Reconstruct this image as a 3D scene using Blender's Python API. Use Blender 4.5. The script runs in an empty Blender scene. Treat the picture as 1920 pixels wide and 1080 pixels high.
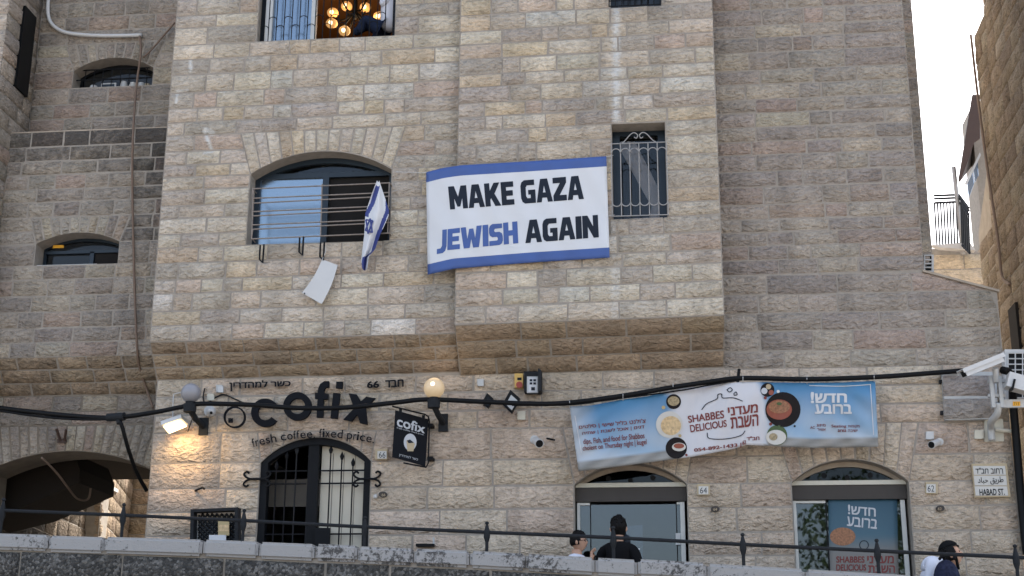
import bpy, bmesh, math, random
from mathutils import Vector, Matrix
from mathutils.geometry import tessellate_polygon
R = math.radians
rnd = random.Random(7)
S = bpy.context.scene
COL = S.collection

# ------------------------------------------------------------------ camera
F = 50 / 36 * 1920                       # focal length in photo pixels
YAW, PITCH, ROLL, DIST = R(6.1), R(16.75), 0.0057, 15.5
fh = Vector((-math.sin(YAW), math.cos(YAW), 0))
r0 = Vector((math.cos(YAW), math.sin(YAW), 0))
FWD = fh * math.cos(PITCH) + Vector((0, 0, math.sin(PITCH)))
u0 = -fh * math.sin(PITCH) + Vector((0, 0, math.cos(PITCH)))
RT = r0 * math.cos(ROLL) + u0 * math.sin(ROLL)
UP = -r0 * math.sin(ROLL) + u0 * math.cos(ROLL)
C = Vector((0, 0, 1.6 + DIST * math.sin(PITCH))) - FWD * DIST
cam = bpy.data.cameras.new('camera')
cam.lens, cam.sensor_width, cam.clip_end, cam.clip_start = 50, 36, 2000, 0.1
cob = bpy.data.objects.new('camera', cam)
cob.matrix_world = Matrix(((RT.x, UP.x, -FWD.x, C.x), (RT.y, UP.y, -FWD.y, C.y), (RT.z, UP.z, -FWD.z, C.z), (0, 0, 0, 1)))
COL.objects.link(cob)
S.camera = cob
# ------------------------------------------------------------------ light
SUN_AZ, SUN_EL = R(32), R(46)            # azimuth from +Y towards +X
W = bpy.data.worlds.new('World'); S.world = W; W.use_nodes = True
nt = W.node_tree
sky = nt.nodes.new('ShaderNodeTexSky'); sky.sky_type = 'NISHITA'; sky.sun_disc = False
sky.sun_elevation, sky.sun_rotation = SUN_EL, SUN_AZ
sky.air_density, sky.dust_density, sky.ozone_density = 1.0, 4.0, 0.6
bg = nt.nodes['Background']; bg.inputs[1].default_value = 0.15
hz = nt.nodes.new('ShaderNodeHueSaturation'); hz.inputs['Saturation'].default_value = 0.72      # dusty, whitish air
nt.links.new(sky.outputs[0], hz.inputs['Color']); nt.links.new(hz.outputs[0], bg.inputs[0])
sd = Vector((math.sin(SUN_AZ) * math.cos(SUN_EL), math.cos(SUN_AZ) * math.cos(SUN_EL), math.sin(SUN_EL)))
sl = bpy.data.lights.new('sun', 'SUN'); sl.energy = 2.4; sl.angle = R(0.5); sl.color = (1, 0.95, 0.87)
so = bpy.data.objects.new('sun', sl); so.rotation_euler = sd.to_track_quat('Z', 'Y').to_euler(); COL.objects.link(so)
S.view_settings.view_transform = 'Standard'; S.view_settings.look = 'None'
S.view_settings.gamma = 1; S.view_settings.exposure = 1.85


def ray(x, y):
    return FWD * F + RT * (x - 960) + UP * (540 - y)
def P(x, y, Y=0.0):                       # photo pixel -> point on the vertical plane y = Y (parallel to the facade)
    d = ray(x, y); return C + d * ((Y - C.y) / d.y)
def PD(x, y, dep):                        # photo pixel -> point at a distance along the view axis
    return C + ray(x, y) * (dep / F)

# ------------------------------------------------------------------ materials
MATS = {}
def nodes(name):
    m = bpy.data.materials.new(name); m.use_nodes = True; MATS[name] = m
    n = m.node_tree; return m, n, n.nodes['Principled BSDF'], lambda t: n.nodes.new(t), n.links.new
def setp(b, **k):
    for a, v in k.items(): b.inputs[a.replace('_', ' ')].default_value = v
def plain(name, rgb, rough=0.6, metal=0.0, var=0.12, scale=9, bump=0.15, spec=0.4):
    m, n, b, N, L = nodes(name)
    tc = N('ShaderNodeNewGeometry'); no = N('ShaderNodeTexNoise'); no.inputs['Scale'].default_value = scale; no.inputs['Detail'].default_value = 6
    L(tc.outputs['Position'], no.inputs['Vector'])
    mx = N('ShaderNodeMix'); mx.data_type = 'RGBA'
    mx.inputs[6].default_value = tuple(c * (1 - var) for c in rgb) + (1,); mx.inputs[7].default_value = tuple(min(1, c * (1 + var)) for c in rgb) + (1,)
    L(no.outputs[0], mx.inputs[0]); L(mx.outputs[2], b.inputs['Base Color'])
    setp(b, Roughness=rough, Metallic=metal); b.inputs['Specular IOR Level'].default_value = spec
    if bump:
        bp = N('ShaderNodeBump'); bp.inputs['Strength'].default_value = bump; bp.inputs['Distance'].default_value = 0.01
        L(no.outputs[0], bp.inputs['Height']); L(bp.outputs[0], b.inputs['Normal'])
    return m
def emit(name, rgb, strength):
    m, n, b, N, L = nodes(name)
    setp(b, Base_Color=rgb + (1,), Roughness=0.4); b.inputs['Emission Color'].default_value = rgb + (1,); b.inputs['Emission Strength'].default_value = strength
    return m
def printed(name, rough=0.45):            # flat print: colour from the mesh attribute 'print'
    m, n, b, N, L = nodes(name)
    a = N('ShaderNodeAttribute'); a.attribute_name = 'print'; L(a.outputs['Color'], b.inputs['Base Color']); setp(b, Roughness=rough)
    b.inputs['Specular IOR Level'].default_value = 0.3
    return m
def glass(name, tint, refl):
    m, n, b, N, L = nodes(name)
    n.nodes.remove(b); out = n.nodes['Material Output']
    t = N('ShaderNodeBsdfTransparent'); t.inputs[0].default_value = tint + (1,)
    g = N('ShaderNodeBsdfGlossy'); g.inputs['Roughness'].default_value = 0.2 if name == 'glass_sky' else 0.015; g.inputs[0].default_value = (0.66, 0.83, 1, 1) if name == 'glass_sky' else (0.85, 0.93, 1, 1)
    no = N('ShaderNodeTexNoise'); no.inputs['Scale'].default_value = 1.3
    bp = N('ShaderNodeBump'); bp.inputs['Strength'].default_value = 0.04; bp.inputs['Distance'].default_value = 0.02
    ge = N('ShaderNodeNewGeometry'); L(ge.outputs['Position'], no.inputs['Vector']); L(no.outputs[0], bp.inputs['Height']); L(bp.outputs[0], g.inputs['Normal'])
    f = N('ShaderNodeFresnel'); f.inputs[0].default_value = 1.5
    a = N('ShaderNodeMath'); a.operation = 'ADD'; a.inputs[1].default_value = refl; a.use_clamp = True; L(f.outputs[0], a.inputs[0])
    mx = N('ShaderNodeMixShader'); L(a.outputs[0], mx.inputs[0]); L(t.outputs[0], mx.inputs[1]); L(g.outputs[0], mx.inputs[2]); L(mx.outputs[0], out.inputs[0])
    return m
def limestone(name, dist=0.035, paint=()):
    m, n, b, N, L = nodes(name)
    at = N('ShaderNodeAttribute'); at.attribute_name = 'tint'
    gr = N('ShaderNodeAttribute'); gr.attribute_name = 'grime_shade'
    ge = N('ShaderNodeNewGeometry')
    def math_(op, a, c, clamp=False):
        q = N('ShaderNodeMath'); q.operation = op; q.use_clamp = clamp
        for i, v in enumerate((a, c)):
            if isinstance(v, (int, float)): q.inputs[i].default_value = v
            elif v is not None: L(v, q.inputs[i])
        return q.outputs[0]
    off = N('ShaderNodeCombineXYZ'); sx = math_('MULTIPLY', at.outputs['Alpha'], 37.0)
    L(sx, off.inputs[0]); L(sx, off.inputs[2])
    ad = N('ShaderNodeVectorMath'); ad.operation = 'ADD'; L(ge.outputs['Position'], ad.inputs[0]); L(off.outputs[0], ad.inputs[1])
    mp = N('ShaderNodeMapping'); mp.inputs['Scale'].default_value = (1, 1, 1.9); mp.inputs['Rotation'].default_value = (0, R(16), 0); L(ad.outputs[0], mp.inputs[0])
    def noise(vec, sc, det, ro, dis=0.0):
        q = N('ShaderNodeTexNoise'); q.inputs['Scale'].default_value = sc; q.inputs['Detail'].default_value = det; q.inputs['Roughness'].default_value = ro; q.inputs['Distortion'].default_value = dis
        L(vec, q.inputs['Vector']); return q.outputs[0]
    chis = noise(mp.outputs[0], 15, 4, 0.52, 0.5)
    fine = noise(ad.outputs[0], 70, 4, 0.6)
    blot = noise(ad.outputs[0], 3.5, 4, 0.6)
    h = math_('ADD', chis, math_('MULTIPLY', fine, 0.22))
    bp = N('ShaderNodeBump'); bp.inputs['Strength'].default_value = 1.0; bp.inputs['Distance'].default_value = dist
    L(h, bp.inputs['Height']); L(bp.outputs[0], b.inputs['Normal'])
    def ramp(fac, p0, c0, p1, c1):
        q = N('ShaderNodeMapRange'); q.inputs[1].default_value, q.inputs[2].default_value, q.inputs[3].default_value, q.inputs[4].default_value = p0, p1, c0, c1
        L(fac, q.inputs[0]); return q.outputs[0]
    ms = N('ShaderNodeMapping'); ms.inputs['Scale'].default_value = (2.6, 2.6, .30); L(ge.outputs['Position'], ms.inputs[0])
    wash = math_('MULTIPLY', ramp(noise(ms.outputs[0], 1.0, 5, .6), .32, .80, .58, 1.05), ramp(noise(ge.outputs['Position'], .55, 3, .5), .35, .90, .65, 1.07))   # rain streaks and broad weathering
    v = math_('MULTIPLY', math_('MULTIPLY', wash, ramp(blot, 0.3, 0.90, 0.7, 1.14)), math_('MULTIPLY', ramp(chis, 0.30, 0.74, 0.52, 1.07), ramp(fine, 0.3, 0.90, 0.7, 1.12)))  # chisel pits also darkened in the colour, standing in for relief shading
    vm = N('ShaderNodeVectorMath'); vm.operation = 'SCALE'; L(at.outputs['Color'], vm.inputs[0]); L(v, vm.inputs['Scale'])
    col = vm.outputs[0]
    # rusty veins on some stones
    vein = noise(ad.outputs[0], 6.0, 7, 0.7, 1.2)
    vf = math_('MULTIPLY', ramp(vein, 0.60, 0, 0.72, 0.55), math_('GREATER_THAN', math_('FRACT', math_('MULTIPLY', at.outputs['Alpha'], 7.0), 0), 0.62))
    m1 = N('ShaderNodeMix'); m1.data_type = 'RGBA'; L(vf, m1.inputs[0]); L(col, m1.inputs[6]); m1.inputs[7].default_value = (0.27, 0.16, 0.10, 1)
    # black lichen and soot, and painted shade in the passage, where the stone carries grime
    lich = math_('ADD', math_('MULTIPLY', noise(ge.outputs['Position'], 13, 8, 0.75), .6), math_('MULTIPLY', noise(ge.outputs['Position'], 2.2, 3, .5), .4))
    lf = math_('MULTIPLY', ramp(math_('ADD', lich, math_('MULTIPLY', gr.outputs['Fac'], 0.42)), 0.62, 0, 0.86, 1), 0.82, True)
    m2 = N('ShaderNodeMix'); m2.data_type = 'RGBA'; L(lf, m2.inputs[0]); L(m1.outputs[2], m2.inputs[6]); m2.inputs[7].default_value = (0.045, 0.042, 0.04, 1)
    col = m2.outputs[2]
    # splashes of white paint / lime, each a line of its own on the wall
    if paint:
        sp = N('ShaderNodeSeparateXYZ'); L(ge.outputs['Position'], sp.inputs[0])
        wob = noise(ge.outputs['Position'], 16, 5, 0.7)
        tot = None
        for (xa, za, xb, zb, w, soft) in paint:
            dx, dz = xb - xa, zb - za; ll = dx * dx + dz * dz
            t = math_('ADD', math_('MULTIPLY', math_('SUBTRACT', sp.outputs[0], xa), dx / ll), math_('MULTIPLY', math_('SUBTRACT', sp.outputs[2], za), dz / ll), True)
            ex = math_('SUBTRACT', math_('SUBTRACT', sp.outputs[0], xa), math_('MULTIPLY', t, dx))
            ez = math_('SUBTRACT', math_('SUBTRACT', sp.outputs[2], za), math_('MULTIPLY', t, dz))
            d = math_('SQRT', math_('ADD', math_('MULTIPLY', ex, ex), math_('MULTIPLY', ez, ez)), 0)
            d = math_('ADD', d, math_('MULTIPLY', math_('SUBTRACT', wob, 0.5), w * 2.2))
            q = ramp(d, w * (0.6 if soft < 1 else 0.2), soft if soft < 1 else 0.9, w * 1.15, 0)
            tot = q if tot is None else math_('MAXIMUM', tot, q)
        m3 = N('ShaderNodeMix'); m3.data_type = 'RGBA'; L(tot, m3.inputs[0]); L(col, m3.inputs[6]); m3.inputs[7].default_value = (0.68, 0.67, 0.64, 1)
        col = m3.outputs[2]
    L(col, b.inputs['Base Color']); setp(b, Roughness=0.9); b.inputs['Specular IOR Level'].default_value = 0.25
    return m

YG, YA, YB = 0.0, -0.31, -0.47
YL0, YL1, YL2, YPIER = 0.56, 0.25, 0.68, -0.17
def seg(x0, y0, x1, y1, w, Y, soft=1):
    a, b = P(x0, y0, Y), P(x1, y1, Y); return (a.x, a.z, b.x, b.z, w, soft)
PAINT = [seg(1156, -10, 1155, 225, 0.05, YB, 1), seg(1156, 500, 1152, 590, 0.05, YB, 0.35), seg(334, 172, 352, 170, 0.022, YA), seg(333, 172, 331, 192, 0.022, YA),
         seg(357, 112, 358, 134, 0.028, YA), seg(372, 140, 394, 139, 0.02, YA), seg(416, 171, 428, 170, 0.025, YA), seg(386, 245, 400, 250, 0.04, YA),
         seg(386, 250, 398, 284, 0.028, YA), seg(384, 286, 398, 286, 0.02, YA), seg(1148, 420, 1150, 480, 0.035, YB, 0.3)]
limestone('limestone', 0.08, PAINT)
limestone('limestone_low', 0.075)
limestone('conglomerate', 0.06)
plain('mortar', (0.28, 0.252, 0.218), 0.95, var=0.3, scale=14, bump=0.4, spec=0.2)
plain('reveal', (0.34, 0.29, 0.235), 0.95, var=0.28, scale=8, bump=0.6, spec=0.2)
plain('arch_mortar', (0.17, 0.145, 0.115), 0.95, var=0.3, scale=9, bump=0.5, spec=0.2)
plain('plaster', (0.42, 0.40, 0.37), 0.9)
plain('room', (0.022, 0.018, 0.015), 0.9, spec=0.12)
plain('wood_ceiling', (0.26, 0.13, 0.055), 0.6, scale=5)
plain('alu_dark', (0.012, 0.015, 0.019), 0.4, 0.3, bump=0.03, spec=0.12)
plain('alu_blue', (0.012, 0.022, 0.034), 0.4, 0.2, bump=0.03)
plain('alu_light', (0.50, 0.50, 0.48), 0.45, 0.3, bump=0.03)
plain('bronze', (0.06, 0.054, 0.05), 0.5, 0.3, bump=0.03, spec=0.12)
plain('black_iron', (0.008, 0.009, 0.011), 0.65, 0.0, spec=0.12)
plain('iron', (0.018, 0.020, 0.023), 0.7, 0.0, var=0.3, scale=25, spec=0.12)
plain('galv', (0.33, 0.31, 0.29), 0.45, 0.6, var=0.25, scale=30)
plain('rusty_bar', (0.24, 0.20, 0.17), 0.5, 0.5, var=0.35, scale=30)
plain('screen_mesh', (0.016, 0.015, 0.0145), 0.9, spec=0.12)
plain('black_rubber', (0.006, 0.0065, 0.0075), 0.45, spec=0.12)
plain('brown_cable', (0.16, 0.11, 0.08), 0.7)
plain('white_plastic', (0.50, 0.505, 0.505), 0.45, var=0.06)
plain('grey_plastic', (0.42, 0.43, 0.43), 0.5)
plain('cream_plastic', (0.52, 0.50, 0.42), 0.5)
plain('yellow_plastic', (0.55, 0.36, 0.10), 0.5)
plain('red_plastic', (0.25, 0.03, 0.015), 0.4)
plain('orange_plastic', (0.75, 0.38, 0.03), 0.5)
plain('sign_black', (0.006, 0.007, 0.010), 0.7, spec=0.12)
plain('print_black', (0.008, 0.010, 0.013), 0.5, bump=0, spec=0.12)
plain('print_slate', (0.014, 0.019, 0.030), 0.5, bump=0, spec=0.12)
plain('print_blue', (0.042, 0.088, 0.27), 0.5, bump=0)
plain('print_navy', (0.03, 0.045, 0.19), 0.6, bump=0)
plain('print_white', (0.56, 0.575, 0.60), 0.5, var=0.03, bump=0)
plain('print_grey', (0.45, 0.47, 0.50), 0.5, var=0.03, bump=0)
plain('print_maroon', (0.17, 0.028, 0.025), 0.5, bump=0)
plain('print_gold', (0.42, 0.33, 0.17), 0.5, bump=0)
plain('print_tan', (0.42, 0.34, 0.22), 0.5, bump=0)
plain('print_green', (0.05, 0.09, 0.03), 0.5, bump=0)
plain('dish_dark', (0.012, 0.010, 0.011), 0.5, bump=0, spec=0.12)
plain('dish_stew', (0.26, 0.12, 0.06), 0.5, var=0.9, scale=55, bump=0)
plain('dish_clay', (0.24, 0.06, 0.035), 0.5, bump=0)
plain('dish_fish', (0.55, 0.40, 0.22), 0.5, var=0.6, scale=40, bump=0)
plain('dish_salad', (0.30, 0.24, 0.14), 0.5, var=0.9, scale=60, bump=0)
plain('ceramic', (0.52, 0.51, 0.48), 0.3, var=0.04, bump=0)
plain('curtain', (0.60, 0.52, 0.50), 0.85)
plain('cream_board', (0.56, 0.52, 0.43), 0.7, var=0.12, scale=5)
plain('shelf_grey', (0.16, 0.145, 0.125), 0.8)
plain('skin', (0.42, 0.245, 0.165), 0.55, var=0.06, bump=0.05)
plain('hair', (0.005, 0.0045, 0.0045), 0.6, var=0.5, scale=60, bump=0.7, spec=0.12)
plain('black_cloth', (0.006, 0.006, 0.007), 0.9, var=0.3, spec=0.12)
plain('white_cloth', (0.55, 0.57, 0.64), 0.85, var=0.06)
plain('jeans', (0.012, 0.019, 0.042), 0.9, var=0.35, scale=20, spec=0.12)
plain('floral', (0.018, 0.022, 0.045), 0.85, var=1.0, scale=38, spec=0.12)
plain('paving', (0.30, 0.265, 0.225), 0.9, var=0.15, scale=2)
plain('cap_stone', (0.47, 0.45, 0.43), 0.9, var=0.2)
plain('roof_metal', (0.10, 0.085, 0.08), 0.5, 0.3)
plain('brown_wood', (0.055, 0.032, 0.024), 0.6)
plain('bark', (0.09, 0.065, 0.045), 0.9)
plain('leaf', (0.045, 0.075, 0.025), 0.6, var=0.5, scale=3)
printed('banner_print'); printed('poster_print', 0.6)
glass('glass_sky', (0.25, 0.29, 0.33), 0.24); glass('glass_black', (0.22, 0.23, 0.24), -0.02); glass('glass_dark', (0.75, 0.77, 0.78), -0.02); glass('glass_door', (0.55, 0.58, 0.62), 0.02)
emit('led', (1.0, 0.76, 0.40), 1.6); emit('bulb', (1.0, 0.55, 0.2), 0.14); emit('bulb_hot', (1.0, 0.74, 0.42), 0.9)
m, n, b, N, L = nodes('globe_lit'); setp(b, Base_Color=(0.50, 0.40, 0.27, 1), Roughness=0.3); b.inputs['Emission Color'].default_value = (1, 0.68, 0.34, 1); b.inputs['Emission Strength'].default_value = 0.07
m, n, b, N, L = nodes('globe_off'); setp(b, Base_Color=(0.24, 0.24, 0.26, 1), Roughness=0.3)
def cap_material():
    m, n, b, N, L = nodes('weathered_cap')
    g = N('ShaderNodeNewGeometry'); no = N('ShaderNodeTexNoise'); no.inputs['Scale'].default_value = 26; no.inputs['Detail'].default_value = 8; no.inputs['Roughness'].default_value = 0.75
    n2 = N('ShaderNodeTexNoise'); n2.inputs['Scale'].default_value = 1.7; n2.inputs['Detail'].default_value = 3
    L(g.outputs['Position'], no.inputs['Vector']); L(g.outputs['Position'], n2.inputs['Vector'])
    a = N('ShaderNodeMath'); a.operation = 'MULTIPLY_ADD'; L(n2.outputs[0], a.inputs[0]); a.inputs[1].default_value = 0.75; L(no.outputs[0], a.inputs[2])
    r = N('ShaderNodeValToRGB'); r.color_ramp.elements[0].position = 0.93; r.color_ramp.elements[0].color = (0.31, 0.305, 0.30, 1)
    r.color_ramp.elements[1].position = 1.06; r.color_ramp.elements[1].color = (0.07, 0.067, 0.065, 1); L(a.outputs[0], r.inputs[0])
    L(r.outputs[0], b.inputs['Base Color']); setp(b, Roughness=0.9)
    bp = N('ShaderNodeBump'); bp.inputs['Distance'].default_value = 0.012; bp.inputs['Strength'].default_value = 0.8; L(no.outputs[0], bp.inputs['Height']); L(bp.outputs[0], b.inputs['Normal'])
cap_material()
def pebble_material():
    m, n, b, N, L = nodes('pebble_block')
    g = N('ShaderNodeNewGeometry'); vo = N('ShaderNodeTexVoronoi'); vo.inputs['Scale'].default_value = 42
    no = N('ShaderNodeTexNoise'); no.inputs['Scale'].default_value = 3; no.inputs['Detail'].default_value = 5
    L(g.outputs['Position'], vo.inputs['Vector']); L(g.outputs['Position'], no.inputs['Vector'])
    r = N('ShaderNodeValToRGB'); e = r.color_ramp.elements; e[0].position = 0.15; e[0].color = (0.03, 0.029, 0.027, 1); e[1].position = 0.95; e[1].color = (0.16, 0.152, 0.14, 1)
    x = e.new(0.62); x.color = (0.07, 0.066, 0.06, 1)
    sp = N('ShaderNodeSeparateColor'); L(vo.outputs['Color'], sp.inputs[0])
    a = N('ShaderNodeMath'); a.operation = 'MULTIPLY_ADD'; L(no.outputs[0], a.inputs[0]); a.inputs[1].default_value = 0.9; a.inputs[2].default_value = -0.45
    a2 = N('ShaderNodeMath'); a2.operation = 'ADD'; L(a.outputs[0], a2.inputs[0]); L(sp.outputs[0], a2.inputs[1]); L(a2.outputs[0], r.inputs[0])
    L(r.outputs[0], b.inputs['Base Color']); setp(b, Roughness=0.9)
    bp = N('ShaderNodeBump'); bp.inputs['Distance'].default_value = 0.02; bp.inputs['Strength'].default_value = 1; bp.invert = True; L(vo.outputs['Distance'], bp.inputs['Height']); L(bp.outputs[0], b.inputs['Normal'])
pebble_material()

# ------------------------------------------------------------------ helpers
LOC = {}
def adopt(o, parent):
    if parent is not None:
        o.parent = parent
        o.matrix_parent_inverse = Matrix.Translation(-LOC.get(parent.name, Vector()))
def tag(o, label, cat, group=None):
    o['label'] = label; o['category'] = cat
    if group: o['group'] = group
    return o
def thing(name, label, cat, at, group=None):
    o = bpy.data.objects.new(name, None); o.location = at; o.empty_display_size = 0.1; COL.objects.link(o); LOC[o.name] = Vector(at)
    return tag(o, label, cat, group)
def link_mesh(name, me, mats, parent=None, smooth=False, label=None, cat=None, group=None):
    for mt in (mats if isinstance(mats, (list, tuple)) else [mats]): me.materials.append(MATS[mt])
    if smooth: me.polygons.foreach_set('use_smooth', [True] * len(me.polygons))
    o = bpy.data.objects.new(name, me); COL.objects.link(o)
    if parent is None:
        n = len(me.vertices)
        if n:
            xs = [v.co for v in me.vertices]
            at = Vector((sum(v.x for v in xs) / n, sum(v.y for v in xs) / n, min(v.z for v in xs)))
            me.transform(Matrix.Translation(-at)); o.location = at; LOC[o.name] = at
    else: adopt(o, parent)
    if label: tag(o, label, cat, group)
    return o
class B:
    def __init__(s): s.v = []; s.f = []; s.mi = []
    def add(s, vs, fs, mi=0):
        k = len(s.v); s.v += [tuple(v) for v in vs]; s.f += [tuple(i + k for i in f) for f in fs]; s.mi += [mi] * len(fs); return s
    def box(s, c, d, rot=None, mi=0):
        vs = [Vector((x * d[0] / 2, y * d[1] / 2, z * d[2] / 2)) for x in (-1, 1) for y in (-1, 1) for z in (-1, 1)]
        if rot is not None: vs = [rot @ v for v in vs]
        return s.add([Vector(c) + v for v in vs], [(0, 1, 3, 2), (4, 6, 7, 5), (0, 4, 5, 1), (2, 3, 7, 6), (0, 2, 6, 4), (1, 5, 7, 3)], mi)
    def tube(s, pts, r, n=8, cap=True, mi=0):
        pts = [Vector(p) for p in pts]; rs = r if isinstance(r, (list, tuple)) else [r] * len(pts)
        vs, fs = [], []; prev = None
        for i, p in enumerate(pts):
            t = (pts[min(i + 1, len(pts) - 1)] - pts[max(i - 1, 0)]).normalized()
            a = prev if prev is not None else (Vector((0, 0, 1)) if abs(t.z) < 0.9 else Vector((1, 0, 0)))
            a = (a - t * a.dot(t)).normalized(); prev = a; c = t.cross(a)
            for k in range(n):
                w = 2 * math.pi * k / n; vs.append(p + (a * math.cos(w) + c * math.sin(w)) * rs[i])
        for i in range(len(pts) - 1):
            for k in range(n): fs.append((i * n + k, i * n + (k + 1) % n, (i + 1) * n + (k + 1) % n, (i + 1) * n + k))
        if cap: fs += [tuple(range(n))[::-1], tuple(range((len(pts) - 1) * n, len(pts) * n))]
        return s.add(vs, fs, mi)
    def lathe(s, base, axis, prof, n=20, mi=0):          # prof: (distance along axis, radius)
        axis = Vector(axis).normalized()
        return s.tube([Vector(base) + axis * d for d, _ in prof], [max(r, 0.0005) for _, r in prof], n, True, mi)
    def ball(s, c, r, n=20, m=12, sc=(1, 1, 1), mi=0):
        vs, fs = [], []
        for i in range(m + 1):
            th = math.pi * i / m
            for k in range(n):
                ph = 2 * math.pi * k / n
                vs.append(Vector(c) + Vector((math.sin(th) * math.cos(ph) * sc[0], math.sin(th) * math.sin(ph) * sc[1], math.cos(th) * sc[2])) * r)
        for i in range(m):
            for k in range(n): fs.append((i * n + k, (i + 1) * n + k, (i + 1) * n + (k + 1) % n, i * n + (k + 1) % n))
        return s.add(vs, fs, mi)
    def prism(s, front, off, holes=(), mi=0):            # front polygon(s) in 3D, extruded by the vector off
        loops = [list(map(Vector, front))] + [list(map(Vector, h)) for h in holes]
        flat = [v for l in loops for v in l]; k = len(flat)
        tri = tessellate_polygon(loops)
        vs = flat + [v + Vector(off) for v in flat]
        fs = [tuple(t) for t in tri] + [(t[0] + k, t[2] + k, t[1] + k) for t in tri]
        i = 0
        for l in loops:
            m_ = len(l)
            for j in range(m_): a, b_ = i + j, i + (j + 1) % m_; fs.append((a, a + k, b_ + k, b_))
            i += m_
        return s.add(vs, fs, mi)
    def done(s, name, mat, parent=None, smooth=False, label=None, cat=None, group=None, fix=True):
        me = bpy.data.meshes.new(name); me.from_pydata(s.v, [], s.f)
        if any(s.mi): me.polygons.foreach_set('material_index', s.mi)
        if fix:
            bm = bmesh.new(); bm.from_mesh(me); bmesh.ops.recalc_face_normals(bm, faces=bm.faces); bm.to_mesh(me); bm.free()
        o = link_mesh(name, me, mat, parent, smooth, label, cat, group)
        if smooth == 'auto':
            pass
        return o
def plate(name, px, Y, th, mat, parent=None, holes=(), **k):     # outline in photo pixels on the plane y = Y, th thick towards the street
    return B().prism([P(x, y, Y) for x, y in px], (0, -th, 0), [[P(x, y, Y) for x, y in h] for h in holes]).done(name, mat, parent, **k)
def rect(x0, y0, x1, y1): return [(x0, y0), (x1, y0), (x1, y1), (x0, y1)]
def circ(x, y, r, n=24, ry=None): return [(x + r * math.cos(2 * math.pi * i / n), y + (ry or r) * math.sin(2 * math.pi * i / n)) for i in range(n)]
def lerp(a, b, t): return a + (b - a) * t
def interp(pts, x):
    if x <= pts[0][0]: return pts[0][1]
    for (xa, ya), (xb, yb) in zip(pts, pts[1:]):
        if x <= xb: return lerp(ya, yb, (x - xa) / (xb - xa))
    return pts[-1][1]
def smooth_path(pts, n=6):                               # Catmull-Rom through points
    out = []; q = [pts[0]] + list(pts) + [pts[-1]]
    for i in range(1, len(q) - 2):
        a, b_, c, d = map(Vector, q[i - 1:i + 3])
        for k in range(n):
            t = k / n; out.append(0.5 * ((2 * b_) + (c - a) * t + (2 * a - 5 * b_ + 4 * c - d) * t * t + (3 * b_ - a - 3 * c + d) * t ** 3))
    out.append(Vector(pts[-1])); return out

from mathutils.geometry import interpolate_bezier
TXT = {}
def text_flat(body, res=3):                              # lettering outline, every contour filled with its own holes: verts in em units, faces, lift
    if body in TXT: return TXT[body]
    cu = bpy.data.curves.new('lettering', 'FONT'); cu.body = body; cu.size = 1
    o = bpy.data.objects.new('lettering', cu); COL.objects.link(o)
    bpy.context.view_layer.update()
    sp = o.to_curve(bpy.context.evaluated_depsgraph_get()); loops = []
    for s_ in sp.splines:
        b = s_.bezier_points; pts = []
        for i in range(len(b)):
            p, q = b[i], b[(i + 1) % len(b)]
            st_ = (p.handle_right - p.co).length + (q.handle_left - q.co).length
            straight = abs((p.handle_right - p.co).cross(q.co - p.co).z) + abs((q.handle_left - q.co).cross(q.co - p.co).z) < 1e-6
            pts += [Vector(v) for v in interpolate_bezier(p.co, p.handle_right, q.handle_left, q.co, 2 if straight else res + 2)[:-1]]
        if len(pts) > 2: loops.append(pts)
    o.to_curve_clear(); bpy.data.objects.remove(o); bpy.data.curves.remove(cu)
    area = lambda l_: sum(a.x * b.y - b.x * a.y for a, b in zip(l_, l_[1:] + l_[:1])) / 2
    def inside(p, l_):
        c = False
        for a, b in zip(l_, l_[1:] + l_[:1]):
            if (a.y > p.y) != (b.y > p.y) and p.x < (b.x - a.x) * (p.y - a.y) / (b.y - a.y) + a.x: c = not c
        return c
    sg_ = 1 if area(max(loops, key=lambda l_: abs(area(l_)))) > 0 else -1
    outer = [[l_] for l_ in loops if area(l_) * sg_ > 0]
    for h in (l_ for l_ in loops if area(l_) * sg_ <= 0):
        c = [g for g in outer if inside(h[0], g[0]) and abs(area(g[0])) > abs(area(h))]
        if c: min(c, key=lambda g: abs(area(g[0]))).append(h)
        else: outer.append([h])
    vs, fs, lift = [], [], []
    for n_, g in enumerate(outer):
        k = len(vs); fl_ = [v for l_ in g for v in l_]; vs += [(v.x, v.y) for v in fl_]; lift += [(n_ % 3) * .00015] * len(fl_)
        fs += [tuple(i + k for i in t_) for t_ in tessellate_polygon(g)]
    x0, y0 = min(v[0] for v in vs), min(v[1] for v in vs); w_, h_ = max(v[0] for v in vs) - x0, max(v[1] for v in vs) - y0
    TXT[body] = ([((x - x0) / w_, (y - y0) / h_) for x, y in vs], fs, lift, w_, h_); return TXT[body]
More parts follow.
